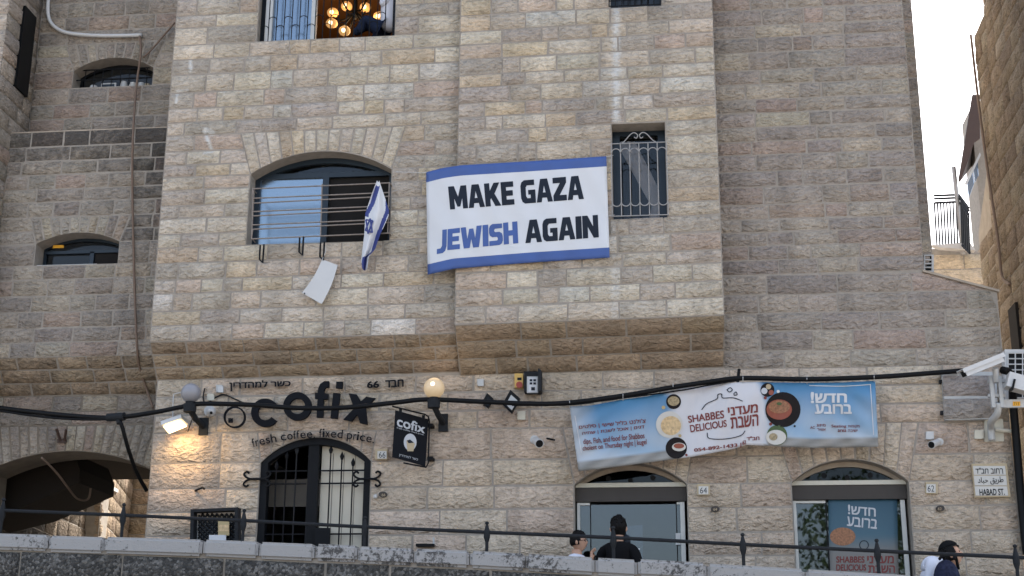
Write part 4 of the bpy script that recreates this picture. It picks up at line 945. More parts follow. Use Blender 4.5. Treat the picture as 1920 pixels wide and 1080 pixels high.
# flag hanging from the window bars: an eight-fold wavy cloth
fl_l = [(708, 338), (684, 400), (683, 440), (680, 500)]; fl_r = [(711, 338), (728, 392), (727, 405), (700, 470), (690, 502)]
def flag():
    vs, nx, ny = [], 40, 110; L_ = [(338, 707), (365, 697), (400, 685), (440, 683), (470, 679), (490, 677), (503, 679)]; R_ = [(338, 711), (365, 720), (393, 729), (405, 728), (440, 712), (466, 703), (480, 691), (503, 688)]
    for j in range(ny + 1):
        y = lerp(338, 503, j / ny); xl, xr_ = interp(L_, y), interp(R_, y)
        for i in range(nx + 1):
            u = i / nx; Yf = YA - .17 + .035 * math.sin(u * 7.5 + j * .03) * min(1, j / 20)
            vs.append(P(lerp(xl, xr_, u), y + 4 * math.sin(u * 3), Yf))
    fs, mi = [], []
    for j in range(ny):
        for i in range(nx):
            fs.append((j * (nx + 1) + i, (j + 1) * (nx + 1) + i, (j + 1) * (nx + 1) + i + 1, j * (nx + 1) + i + 1))
            u, v = (i + .5) / nx, (j + .5) / ny
            y = lerp(338, 503, v); x = lerp(interp(L_, y), interp(R_, y), u)
            s1 = x - interp([(355, 706), (400, 688), (403, 684)], y); blue = (y < 405 and abs(x - interp([(345, 709), (380, 698), (402, 687)], y)) < 3.8) or abs(x - interp([(392, 727), (410, 720), (440, 708), (470, 700), (480, 684), (500, 681)], y)) < 4.2
            mi.append(1 if blue and y > 346 else 0)
    me = bpy.data.meshes.new('flag'); me.from_pydata(vs, [], fs); me.polygons.foreach_set('material_index', mi)
    o = link_mesh('flag', me, ['print_white', 'print_navy'], None, True, label='blue and white flag with six-pointed star hanging from the window bars', cat='flag')
    s_ = o.modifiers.new('thickness', 'SOLIDIFY'); s_.thickness = .003
    for tri in (((686, 412), (699, 414), (690, 438)), ((685, 432), (698, 436), (694, 410))):
        q = B()
        for a_, b2 in ((0, 1), (1, 2), (2, 0)): q.tube([P(*tri[a_], YA - .225), P(*tri[b2], YA - .225)], .009, 5)
        q.done('star', 'print_navy', o)
flag()
# white plastic panel dangling from a hook
def dangling():
    vs = []; n_ = 10
    for j in range(n_ + 1):
        t = j / n_; cx, cy = lerp(604, 566, t) + 0 * t, lerp(486, 549, t); bend = math.sin(t * math.pi) * 3
        wx, wy = lerp(29, 37, t), lerp(11, 21, t)
        for s_ in (0, 1): vs.append(P(cx + bend + wx * s_, cy + wy * s_ + bend * .4, YA - .10 - .006 * math.sin(t * math.pi)))
    q = B(); q.add(vs, [(2 * j, 2 * j + 2, 2 * j + 3, 2 * j + 1) for j in range(n_)])
    o = q.done('plastic_panel', 'white_plastic', None, False, label='white curved plastic panel dangling askew below the barred window', cat='panel')
    s_ = o.modifiers.new('thickness', 'SOLIDIFY'); s_.thickness = .006
    B().tube([P(608, 455, YA - .1), P(611, 470, YA - .1), P(604, 488, YA - .11)], .004, 5).done('wire', 'white_plastic', o)
    B().ball(P(571, 550, YA - .12), .008, 8, 6).done('rivet', 'iron', o)
dangling()

# ================================================================== SHOP SIGNS
def ringpts(cx, cy, r, a0, a1, n): return [(cx + r * math.cos(R(lerp(a0, a1, i / n))), cy - r * math.sin(R(lerp(a0, a1, i / n)))) for i in range(n + 1)]
sg = thing('shop_sign', 'large dark cut-out letters reading cofix above the arched iron door', 'sign', P(590, 830, -.02))
YSg = -.05
plate('letter', ringpts(499, 775, 26.5, 38, 325, 30) + ringpts(499, 775, 14, 325, 38, 30), YSg, .04, 'sign_black', sg)
plate('letter', circ(559, 763, 26.5, 36), YSg, .04, 'sign_black', sg, holes=[circ(559, 763, 14.5, 30)])
plate('letter', [(595, 784), (597, 749), (592, 749), (592, 738), (597, 738), (598, 730), (602, 721), (610, 716), (618, 716), (618, 727), (612, 728), (609, 732), (609, 739), (617, 740), (616, 750), (608, 750), (607, 784)], YSg, .04, 'sign_black', sg)
plate('letter', [(621, 785), (626, 738), (639, 739), (634, 786)], YSg, .04, 'sign_black', sg)
plate('letter_dot', [(632, 717), (644, 717), (643, 730), (631, 729)], YSg, .04, 'sign_black', sg)
plate('letter', [(655, 739), (670, 741), (678, 754), (688, 745), (705, 748), (687, 766), (690, 797), (676, 794), (671, 778), (661, 791), (645, 788), (665, 767)], YSg, .04, 'sign_black', sg)
tl_ = 'fresh coffee. fixed price.'
fs_ = thing('shop_sign', 'small arched slogan letters along the top of the arched door', 'sign', P(590, 822, 0))
def arcpos(x):                                            # baseline of the arched slogan
    t = (x - 590) / 115; return 821 + 15 * t * t - 2.5 * t - (1 if x > 590 else 0), math.atan((30 * t - 2.5) / 115)
adv = {' ': 5, '.': 4.5, 'i': 4.2, 'f': 5.2, 'r': 5.6, 's': 8, 'x': 8.5, 'm': 13}
tw = sum(adv.get(c, 10.2) for c in tl_); x = 474.0; k_ = 228 / tw
for c in tl_:
    a_ = adv.get(c, 10.2) * k_
    if c != ' ':
        w_ = a_ * .84; y, th_ = arcpos(x + a_ / 2); hx = 11.5; up_, dn = (16, 0) if c in 'fhdi' else (11, 0)
        if c == 'p': up_, dn = 11, 5
        if c == '.': up_, dn, w_ = 2.6, 0, 2.6
        cx = x + a_ / 2; cs, sn = math.cos(th_), math.sin(th_)
        q = [(cx + dx * cs - dy * sn, y + dx * sn + dy * cs) for dx, dy in ((-w_ / 2, -up_), (w_ / 2, -up_), (w_ / 2, dn), (-w_ / 2, dn))]
        lettering('letter', c, q, -.042, 'sign_black', fs_, .006, th=.015)
    x += a_
h1 = thing('shop_sign', 'dark Hebrew letters beside the junction box, left of the big letters', 'sign', P(487, 733, 0))
lettering('letters', 'כשר למהדרין', [(430, 714), (545, 712), (545, 727), (430, 734)], -.042, 'sign_black', h1, .03, th=.02, rtl=True)
h2 = thing('shop_sign', 'dark Hebrew word and the number 66 left of the lit globe', 'sign', P(722, 728, 0))
lettering('letters', '66', [(688, 715), (711, 714), (711, 727), (688, 728)], -.042, 'sign_black', h2, .03, th=.02)
lettering('letters', 'חבד', [(722, 713), (757, 711), (757, 725), (722, 727)], -.042, 'sign_black', h2, .03, th=.02, rtl=True)
rg = plate('ring_sign', circ(441, 783, 20.5, 40), YSg, .03, 'sign_black', None, holes=[circ(441, 783, 17.5, 36)], label='thin black ring sign with a small shekel mark', cat='sign')
lettering('shekel_mark', '₪', [(428, 784), (437, 784), (437, 793), (428, 793)], YSg, 'sign_black', rg, .05, th=.02)
# blade sign on its bracket
bs = thing('hanging_sign', 'black hanging sign with white lettering on an iron bracket', 'sign', P(770, 870, -.25))
def Ybl(x, y): return lerp(-.42, -.16, (x - 735) / 68)
def bquad(name, px, mat, d, th):
    f = [P(x, y, Ybl(x, y) - d) for x, y in px]; B().prism(f, (0, th, 0)).done(name, mat, bs)
bquad('panel', [(741, 769), (803, 786), (797, 874), (735, 857)], 'sign_black', 0, .02)
lettering('lettering', 'cofix', [(745, 779), (798, 796), (796, 813), (744, 799)], lambda x, y: Ybl(x, y) - .004, 'print_grey', bs, .02)
lettering('lettering', 'fresh coffee. fixed price.', [(744, 800), (795, 814), (795, 817), (744, 804)], lambda x, y: Ybl(x, y) - .004, 'print_grey', bs)
bquad('picture', circ(769, 829, 12, 24, 16), 'print_grey', .004, .002); bquad('picture', [(762, 826), (768, 824), (778, 832), (775, 846), (764, 846), (763, 836)], 'print_tan', .007, .002); bquad('picture', [(763, 826), (769, 824), (776, 830), (766, 831)], 'print_slate', .009, .002)
lettering('lettering', 'כשר למהדרין', [(749, 850), (784, 859), (783, 865), (748, 856)], lambda x, y: Ybl(x, y) - .004, 'print_grey', bs, rtl=True)
B().tube([P(736, 762, -.44), P(797, 777, -.18), P(803, 781, -.15), P(805, 790, -.14), P(803, 868, -.14), P(799, 876, -.16), P(757, 868, -.36)], .009, 6).done('bracket', 'black_iron', bs)
for x, y in ((751, 771), (794, 783)): B().box(P(x, y, Ybl(x, y)), (.03, .015, .05)).done('hanger', 'black_iron', bs)
for y in (799, 861): B().box(P(808, y, -.07), (.06, .14, .03)).done('wall_fixing', 'black_iron', bs)
# number plates, street sign, plaques
def number(txt, q, label):
    p = plate('number_plate', rect(q[0], q[1], q[2], q[3]), 0, .05, 'print_tan', None, label=label, cat='number plate', group='house number plates')
    plate('tile', rect(q[0] + 3, q[1] + 3, q[2] - 3, q[3] - 3), -.05, .008, 'ceramic', p)
    cx, cy, w_, h_ = (q[0] + q[2]) / 2, (q[1] + q[3]) / 2, (q[2] - q[0]) * .27, (q[3] - q[1]) * .27
    lettering('lettering', txt, [(cx - w_, cy - h_), (cx + w_, cy - h_), (cx + w_, cy + h_), (cx - w_, cy + h_)], -.0585, 'print_slate', p, 0)
number('66', (705, 843, 728, 863), 'small tile with number 66 beside the black hanging sign')
number('64', (1307, 909, 1331, 930), 'small tile with number 64 between the two glass doors')
number('62', (1734, 905, 1757, 927), 'small tile with number 62 right of the right glass door')
ss = plate('street_sign', [(1820, 871), (1886, 870), (1893, 933), (1826, 934)], 0, .045, 'print_tan', None, label='three-line ceramic street name sign on the right corner', cat='street sign')
for i, (ya, yb) in enumerate(((874, 891), (892, 911), (912, 930))): plate('tile', [(1824 + i * 1.6, ya), (1884 + i * 2, ya), (1886 + i * 2, yb - .6), (1826 + i * 1.6, yb - .6)], -.045, .008, 'ceramic', ss)
lettering('lettering', 'רחוב חב"ד', [(1829, 877), (1880, 876), (1881, 888), (1829, 888)], -.0545, 'print_black', ss, .01, rtl=True)
lettering('lettering', '\uFEC3\uFEAE\uFEF3\uFED6 \uFEA3\uFE92\uFE8E\uFEA9', [(1833, 895), (1881, 893), (1882, 908), (1834, 909)], -.0545, 'print_black', ss, .01, rtl=True)
lettering('lettering', 'HABAD ST.', [(1836, 917), (1883, 916), (1884, 928), (1837, 929)], -.0545, 'print_black', ss, .02)
for x, y, num, lab in ((719, 928, '66', 'oval bronze plaque right of the arched iron door'), (1341, 955, '64', 'oval bronze plaque between the two glass doors'), (1762, 954, '62', 'oval bronze plaque at far right, under the street sign corner')):
    pl = plate('plaque', circ(x, y, 8, 20, 5.5), 0, .04, 'bronze', None, label=lab, cat='plaque'); plate('boss', circ(x, y, 4.5, 14, 3), -.04, .004, 'brown_wood', pl); lettering('lettering', num, [(x - 3.4, y - 2.6), (x + 3.4, y - 2.6), (x + 3.4, y + 2.6), (x - 3.4, y + 2.6)], -.046, 'print_tan', pl)
B().ball(P(704, 931, -.03), .024, 12, 8).done('doorbell', 'white_plastic', None, True, label='round white doorbell beside the bronze plaque by the iron door', cat='doorbell')

# ================================================================== LAMPS, CABLES, CAMERAS, BOXES
def globe_lamp(x, y, r, mat, label, lit):
    c = P(x, y, -.36); rr = (P(x + r, y, -.36) - c).length
    t = thing('globe_lamp', label, 'lamp', c + Vector((0, 0, -.3)), 'wall globe lamps')
    B().ball(c, rr, 28, 18).done('globe', mat, t, True)
    B().lathe(c + Vector((0, 0, -rr - .10)), (0, 0, 1), [(0, .065), (.085, .07), (.09, .05), (.125, .05)], 18).done('holder', 'iron', t)
    B().tube([c + Vector((0, 0, -rr - .07)), c + Vector((.03, .12, -rr - .15)), c + Vector((.05, .34, -rr - .19))], .032, 8).done('arm', 'iron', t)
    B().box(c + Vector((.05, .345, -rr - .19)), (.10, .03, .19)).done('wall_plate', 'iron', t)
    if lit:
        l = bpy.data.lights.new('globe_light', 'POINT'); l.energy = .25; l.color = (1, .66, .34); l.shadow_soft_size = rr
        lo = bpy.data.objects.new('globe_light', l); lo.location = c + Vector((0, -.0, rr + .06)); COL.objects.link(lo); adopt(lo, t)
        B().ball(c + Vector((.0, -rr * .75, .02)), rr * .30, 12, 8).done('bulb_glow', 'bulb_hot', t, True)
globe_lamp(358, 737, 18, 'globe_off', 'unlit grey globe lamp on the wall above the floodlight', False)
globe_lamp(814, 728, 19.5, 'globe_lit', 'lit warm globe lamp above the black hanging sign', True)
fl = thing('floodlight', 'lit white floodlight tilted over the stone left of the iron door', 'floodlight', P(328, 812, -.1))
fq = [P(302, 797, -.34), P(340, 784, -.34), P(354, 797, -.16), P(315, 813, -.16)]
nq = (fq[1] - fq[0]).cross(fq[3] - fq[0]).normalized(); nq = nq if nq.z < 0 else -nq
B().prism(fq, -nq * .05).done('housing', 'white_plastic', fl)
cq = sum(fq, Vector()) / 4
B().prism([cq + (p - cq) * .84 + nq * .014 for p in fq], nq * .004).done('lens', 'led', fl)
al = bpy.data.lights.new('flood_light', 'AREA'); al.shape = 'RECTANGLE'; al.size, al.size_y, al.energy, al.color = .2, .1, 2.2, (1, .66, .32)
ao = bpy.data.objects.new('flood_light', al); ao.location = cq + nq * .03; ao.rotation_euler = (nq + Vector((0, .35, 0))).normalized().to_track_quat('-Z', 'Y').to_euler(); COL.objects.link(ao); adopt(ao, fl)
B().tube([P(330, 790, -.2), P(326, 780, -.1), P(326, 776, 0)], .012, 6).done('bracket', 'galv', fl)
B().tube(smooth_path([P(324, 790, -.01), P(325, 745, -.01), P(330, 738, -.01), P(345, 736, -.03)], 4), .006, 5).done('cable', 'white_plastic', fl)
B().tube([P(352, 810, -.12), P(364, 775, -.1)], .005, 5).done('stay_wire', 'black_iron', fl)
def cable(name, pts, r, mat, label, n=5): return B().tube(smooth_path([P(*p) for p in pts], n), r, 8).done(name, mat, None, True, label=label, cat='cable')
cable('cable', [(-30, 761, .1), (60, 772, .0), (140, 780, -.1), (215, 783, -.2), (290, 773, -.3), (345, 762, YC), (380, 757, YC), (470, 759, YC), (560, 765, YC), (650, 764, YC), (740, 755, YC), (800, 749, YC), (900, 753, YC), (1000, 757, YC), (1068, 755, YC), (1168, 742, YC), (1262, 726, YC), (1330, 716, YC), (1393, 709, YC), (1513, 711, YC), (1639, 707, YC), (1740, 700, -.2), (1815, 694, -.06)], .026, 'black_rubber', 'thick black cable strung across the whole ground floor')
cable('cable', [(-30, 765, .1), (60, 779, .0), (140, 786, -.1), (205, 786, -.2)], .014, 'black_rubber', 'thinner black cable just under the thick one at the far left')
cable('cable', [(960, 760, YC), (1068, 759, YC), (1140, 750, YC), (1270, 733, YC), (1330, 722, YC), (1385, 713, YC)], .008, 'black_rubber', 'thin black wire slung below the cable above the food banner')
cable('cable', [(222, 786, -.22), (229, 800, -.22), (240, 840, -.1), (256, 885, .2), (275, 920, .4)], .022, 'black_rubber', 'black cable branching down across the passage arch')
sl_ = B().tube([P(202, 783, -.19), P(233, 781, -.23)], .045, 12).tube([P(222, 782, -.21), P(224, 794, -.22)], .032, 10).done('cable_joint', 'iron', None, label='cylindrical cable joint where the black cable branches', cat='cable joint')
cable('cable', [(262, 68, YL2 - .06), (264, 100, YL2 - .1), (256, 160, YL2 - .1), (250, 240, YL1 - .06), (248, 330, YL1 - .05), (250, 450, YL1 - .05), (253, 560, YL1 - .05), (257, 650, YL1 - .05), (262, 690, YL1 + .1), (275, 730, YL0 - .08), (287, 765, YL0 - .1)], .014, 'brown_cable', 'brown cable hanging down the left building')
cable('cable', [(268, 108, YL2 - .06), (285, 92, YL2 - .06), (328, 42, YL2 - .05)], .011, 'brown_cable', 'brown cable running diagonally up from the barred window')
cable('conduit', [(92, -20, YL2 - .05), (90, 25, YL2 - .05), (100, 48, YL2 - .05), (128, 62, YL2 - .05), (190, 67, YL2 - .05), (266, 66, YL2 - .05)], .024, 'white_plastic', 'white bent conduit at the top left')
cable('cable', [(78, 858, YL0 - .05), (105, 885, YL0 + .2), (128, 915, YL0 + .5), (145, 935, YL0 + .8), (165, 936, YL0 + 1), (170, 915, YL0 + 1)], .012, 'brown_cable', 'pale cable looping inside the dark passage')
cable('cable', [(384, 728, -.02), (381, 745, -.03), (386, 756, -.02), (405, 745, -.02), (420, 740, -.02), (440, 748, -.02), (465, 757, -.02), (500, 752, -.02)], .008, 'iron', 'thin wire looping between the junction boxes')
def wall_box(name, px, th, mat, label, cat, parts=()):
    o = plate(name, px, 0, th, mat, None, label=label, cat=cat)
    for nm, q, y, t2, m2 in parts: plate(nm, q, y, t2, m2, o)
    return o
wall_box('junction_box', rect(408, 724, 420, 737), .06, 'grey_plastic', 'grey junction box left of the Hebrew letters', 'junction box', [('lid', rect(409, 725, 419, 736), -.06, .01, 'white_plastic')])
wall_box('junction_box', rect(391, 740, 403, 752), .05, 'cream_plastic', 'beige junction box lower left of the grey one', 'junction box', [('lid', rect(392, 741, 402, 751), -.05, .01, 'cream_plastic')])
wall_box('junction_box', rect(896, 713, 908, 725), .06, 'grey_plastic', 'grey junction box right of the lit globe', 'junction box', [('lid', rect(897, 714, 907, 724), -.06, .01, 'grey_plastic')])
wall_box('junction_box', rect(971, 773, 986, 788), .06, 'cream_plastic', 'beige junction box below the black floodlights', 'junction box', [('lid', rect(972, 774, 985, 787), -.06, .01, 'cream_plastic')])
wall_box('junction_box', rect(1735, 811, 1749, 825), .06, 'white_plastic', 'white junction box above the small right camera', 'junction box', [('lid', rect(1736, 812, 1748, 824), -.06, .01, 'white_plastic')])
wall_box('junction_box', rect(1826, 808, 1842, 824), .06, 'cream_plastic', 'beige junction box left of the camera bracket', 'junction box', [('lid', rect(1827, 809, 1841, 823), -.06, .01, 'cream_plastic')])
wall_box('alarm_box', rect(966, 703, 982, 729), .07, 'yellow_plastic', 'yellow alarm box with a round red lamp', 'alarm box', [('red_lamp', circ(974, 722, 6, 18), -.07, .02, 'red_plastic'), ('label_plate', rect(970, 708, 978, 713), -.07, .004, 'print_black')])
mb = wall_box('meter_box', rect(985, 702, 1015, 740), .14, 'iron', 'open grey meter box with a lit white display', 'meter box', [('face', rect(988, 706, 1009, 737), -.14, .006, 'grey_plastic'), ('display', rect(991, 708, 1007, 735), -.146, .006, 'print_white')])
plate('lid', [(1011, 697), (1017, 700), (1017, 738), (1011, 740)], -.14, .16, 'iron', mb)
for q in ((993, 711, 998, 715), (1000, 711, 1005, 715), (993, 717, 998, 721), (1000, 717, 1005, 721), (996, 726, 1003, 732)): plate('display_mark', rect(*q), -.152, .003, 'print_slate', mb)
for cx, cy, s_, lab in ((914, 754, 13, 'small black square floodlight, the left of two'), (957, 756, 20, 'larger black square floodlight turned on its corner')):
    t = thing('floodlight', lab, 'floodlight', P(cx, cy + s_, -.1), 'black square floodlights')
    dm = [(cx - s_ * .7, cy + s_ * .2), (cx + s_ * .05, cy - s_ * 1.15), (cx + s_ * .95, cy - s_ * .35), (cx + s_ * .15, cy + s_ * 1.05)]
    plate('housing', dm, -.12, .06, 'black_rubber', t); mid = (sum(p[0] for p in dm) / 4, sum(p[1] for p in dm) / 4)
    plate('lens', [(lerp(mid[0], x, .66), lerp(mid[1], y, .66)) for x, y in dm], -.18, .006, 'grey_plastic' if s_ > 15 else 'alu_dark', t)
    B().tube([P(cx, cy, -.12), P(cx - 6, cy + 6, 0)], .014, 6).done('bracket', 'black_iron', t)
def bullet_cam(x, y, dx, dy, label, s_=1.0):
    a = P(x, y, -.03); d = (P(x + dx, y + dy, -.30) - a).normalized()
    t = thing('security_camera', label, 'camera', a + Vector((0, 0, -.1)))
    B().lathe(a + d * .05, d, [(0, .03 * s_), (.005, .042 * s_), (.14 * s_, .042 * s_), (.145 * s_, .046 * s_), (.19 * s_, .046 * s_)], 16).done('body', 'white_plastic', t)
    B().lathe(a + d * (.05 + .188 * s_), d, [(0, .040 * s_), (.006, .038 * s_)], 16).done('lens', 'black_rubber', t)
    B().tube([a + d * .09, a + Vector((0, .0, .0))], .02, 8).done('arm', 'white_plastic', t)
    B().lathe(a + Vector((0, .03, 0)), (0, -1, 0), [(0, .05 * s_), (.03, .045 * s_)], 16).done('base', 'white_plastic', t)
bullet_cam(1002, 824, 12, 10, 'white bullet camera left of the food banner', 1.0)
bullet_cam(1762, 828, -26, 10, 'small white bullet camera with dark lens above the number 62 tile', .85)
t = thing('security_camera', 'white dome camera below the unlit globe', 'camera', P(395, 780, -.05))
B().lathe(P(395, 772, 0), (0, -1, 0), [(0, .06), (.05, .06), (.055, .05)], 18).done('base', 'white_plastic', t); B().ball(P(395, 772, -.07), .048, 16, 10).done('dome', 'white_plastic', t, True); B().ball(P(396, 774, -.115), .016, 10, 8).done('lens', 'black_rubber', t, True)
wall_box('wall_cabinet', [(1764, 700), (1866, 700), (1868, 788), (1770, 790)], .07, 'grey_plastic', 'stone-clad cabinet door with two slabs under the big camera', 'cabinet', [('hinge', rect(1760, 714, 1765, 720), 0, .05, 'iron'), ('hinge', rect(1762, 772, 1767, 779), 0, .05, 'iron')])
cab = bpy.data.objects['wall_cabinet']
for q in (((1769, 787), (1867, 785), (1866, 745), (1767, 746)), ((1767, 744), (1866, 743), (1866, 702), (1766, 703))):
    stone([P(x, y, -.072) for x, y in q], Vector((0, -1, 0)), [((.27, .25, .24), 1)], cab, 'limestone_low', .1, .015, .004, 'slab')
# big camera on a white bracket, second camera, AC unit, pipe
bc = thing('security_camera', 'large white housing camera on a white wall bracket, pointing left', 'camera', P(1860, 825, -.2))
cd = (P(1803, 703, -.75) - P(1880, 672, -.62)); cl_ = cd.length; cd.normalize(); c0 = P(1880, 672, -.62)
zup = Vector((0, 0, 1)); sd3 = cd.cross(zup).normalized(); upc = sd3.cross(cd)
rot = Matrix((cd, sd3, upc)).transposed()
B().box(c0 + cd * cl_ * .5, (cl_ * .9, .10, .07), rot).done('housing', 'white_plastic', bc)
B().box(c0 + cd * cl_ * .5 + upc * .046, (cl_ * 1.0, .125, .010), rot).done('sun_shield', 'white_plastic', bc)
for s_ in (-1, 1): B().box(c0 + cd * cl_ * .5 + upc * .026 + sd3 * s_ * .060, (cl_ * 1.0, .006, .035), rot).done('shield_side', 'white_plastic', bc)
B().box(c0 + cd * (cl_ * .945) , (.012, .08, .055), rot).done('lens_window', 'black_rubber', bc)
B().tube([P(1866, 690, -.62), P(1868, 715, -.55)], .03, 10).done('tilt_joint', 'grey_plastic', bc)
for x in (1860, 1876): B().box(P(x, 735, -.5), (.035, .05, .32)).done('clamp_bar', 'grey_plastic', bc)
for y in (715, 742): B().box(P(1868, y, -.47), (.16, .05, .03)).done('clamp_bar', 'grey_plastic', bc)
B().tube(smooth_path([P(1872, 755, -.5), P(1870, 775, -.45), P(1859, 790, -.3), P(1858, 802, -.12), P(1860, 826, -.1)], 4), .035, 10).done('bracket_arm', 'grey_plastic', bc, True)
plate('wall_plate', [(1845, 788), (1880, 786), (1882, 828), (1845, 829)], 0, .02, 'cream_plastic', bc)
B().tube([P(1866, 806, -.06), P(1900, 809, -.06)], .02, 8).done('conduit', 'cream_plastic', bc)
c2 = thing('security_camera', 'second white camera cut off by the right picture edge', 'camera', P(1910, 760, -.5))
B().box(P(1912, 720, -.6), (.26, .16, .15), Matrix.Rotation(R(18), 3, 'Y')).done('housing', 'white_plastic', c2)
B().box(P(1898, 723, -.64), (.02, .12, .11), Matrix.Rotation(R(18), 3, 'Y')).done('lens_window', 'black_rubber', c2)
B().box(P(1905, 757, -.45), (.30, .04, .08)).done('arm', 'white_plastic', c2); plate('tag', rect(1899, 753, 1913, 761), -.475, .004, 'orange_plastic', c2)
lettering('lettering', '715', [(1901, 754.5), (1911, 754.5), (1911, 759.5), (1901, 759.5)], -.48, 'print_black', c2)
ac = thing('air_conditioner', 'white air conditioner unit with square grille at the right edge', 'air conditioner', P(1905, 750, -.2))
aq = rect(1884, 655, 1990, 752); B().prism([P(x, y, -.15) for x, y in aq], (0, .34, 0)).done('casing', 'white_plastic', ac)
plate('recess', rect(1890, 662, 1986, 746), -.151, .003, 'black_rubber', ac)
for i in range(9): y = lerp(662, 746, i / 8); B().tube([P(1889, y, -.165), P(1987, y, -.165)], .007, 5).done('grille_bar', 'white_plastic', ac)
for i in range(8): xx = lerp(1890, 1986, i / 7); B().tube([P(xx, 661, -.165), P(xx, 747, -.165)], .007, 5).done('grille_bar', 'white_plastic', ac)
B().tube(smooth_path([P(1880, 694, -.5), P(1893, 699, -.42), P(1898, 720, -.3), P(1900, 760, -.14), P(1906, 830, -.1), P(1913, 920, -.1), P(1925, 1040, -.1)], 5), .04, 10).done('pipe', 'black_rubber', None, True, label='black pipe running down the right corner past the cameras', cat='pipe')
v = thing('wall_vent', 'small white louvred vent at the foot of the set-back wall', 'vent', P(1738, 508, YS))
plate('frame', rect(1732, 479, 1750, 511), YS, .03, 'white_plastic', v, holes=[rect(1734, 481, 1746, 509)]); plate('recess', rect(1734, 481, 1746, 509), YS, .01, 'black_rubber', v)
for y in (488, 495, 502): plate('slat', rect(1734, y - 1, 1746, y + 1), YS - .01, .02, 'white_plastic', v)
# small leftovers fixed to the wall
B().tube([P(1383, 716, -.3), P(1386, 692, -.3)], .016, 6).done('cable_bracket', 'black_iron', None, label='short black bracket rising from the cable above the banner', cat='bracket')
t = thing('bracket', 'rusty forked iron bracket above the passage arch', 'bracket', P(117, 828, YL0))
for a_, b2 in (((106, 804), (113, 826)), ((124, 805), (121, 826))): B().tube([P(*a_, YL0 - .12), P(*b2, YL0 - .03)], .016, 6).done('prong', 'brown_wood', t)
plate('plate', rect(109, 824, 125, 831), YL0, .03, 'brown_wood', t)
B().tube([P(366, 920, -.01), P(380, 914, -.08), P(383, 917, -.1)], .012, 6).done('iron_peg', 'black_iron', None, label='short black iron peg left of the arched door', cat='peg')
B().tube([P(1025, 822, -.01), P(1040, 825, -.06)], .010, 6).done('iron_peg', 'black_iron', None, label='thin iron peg right of the left bullet camera', cat='peg')
wall_box('floor_lamp_bar', rect(782, 1021, 816, 1026), .08, 'black_rubber', 'flat black fitting low on the wall just above the parapet', 'fitting', [('stem', rect(812, 1008, 815, 1021), 0, .02, 'grey_plastic')])

# lattice cabinet with flyers
lc = thing('lattice_cabinet', 'dark lattice-fronted cabinet with an orange flyer', 'cabinet', P(405, 1010, -.2))
plate('frame', [(364, 958), (452, 954), (452, 1060), (362, 1060)], -.10, .12, 'iron', lc, holes=[[(370, 963), (446, 960), (446, 1056), (368, 1056)]])
plate('backing', [(370, 963), (446, 960), (446, 1056), (368, 1056)], -.06, .02, 'grey_plastic', lc)
lt = B()
for i in range(-13, 14):
    for s_ in (-1, 1):
        pts = []
        x0_, y0_ = 407 + i * 9, 1010
        for t_ in (-52, 52):
            pts.append((x0_ + t_ * s_, y0_ + t_))
        (xa, ya), (xb, yb) = pts
        cl2 = []
        for k in range(41):
            t_ = k / 40; xx, yy = lerp(xa, xb, t_), lerp(ya, yb, t_)
            if 370 < xx < 446 and 962 < yy < 1056: cl2.append((xx, yy))
        if len(cl2) > 2: lt.tube([P(*cl2[0], -.12 - .008 * s_), P(*cl2[-1], -.12 - .008 * s_)], .011, 4)
o_ = lt.done('lattice', 'iron', lc); o_['kind'] = 'stuff'
plate('flyer', rect(409, 976, 430, 1004), -.165, .003, 'print_gold', lc); plate('flyer_photo', rect(410, 984, 429, 996), -.169, .003, 'dish_fish', lc); plate('flyer', rect(392, 1003, 424, 1030), -.165, .003, 'print_white', lc)
# poster behind the glass of the right door
po = sheet('poster', [(1553, 936), (1682, 936)], [(1556, 1130), (1686, 1130)], lambda x, y: Yf2 + .008, 12, 30, 'poster_print', colour=lambda u, v_: tuple(.36 * lerp(a_, b2, min(1, max(0, (v_ - .35) * 6))) for a_, b2 in zip((.10 + .2 * v_, .24 + .3 * v_, .36 + .3 * v_), (.52, .50, .47))), label='blue and cream food poster on the glass of the right door', cat='poster')
pq = lambda b2, q, mt, **k: lettering('lettering', b2, q, Yf2 + .004, mt, po, .02, **k)
pq('חדש!', [(1590, 946), (1642, 950), (1642, 969), (1590, 964)], 'print_grey', rtl=True); pq('ברובע', [(1588, 968), (1646, 974), (1644, 992), (1588, 986)], 'print_grey', rtl=True)
pq('SHABBES', [(1568, 1043), (1621, 1043), (1621, 1055), (1568, 1055)], 'print_maroon'); pq('DELICIOUS', [(1568, 1058), (1624, 1058), (1624, 1070), (1568, 1070)], 'print_maroon')
pq('מעדני', [(1626, 1042), (1676, 1042), (1676, 1056), (1626, 1056)], 'print_maroon', rtl=True); pq('השבת', [(1628, 1060), (1678, 1060), (1678, 1074), (1628, 1074)], 'print_maroon', rtl=True)
plate('dish_photo', circ(1580, 1006, 24, 24, 17), Yf2 + .005, .002, 'dish_stew', po); plate('pot_drawing', circ(1620, 1022, 9, 16), Yf2 + .005, .002, 'print_slate', po, holes=[circ(1620, 1022, 7.5, 16)])

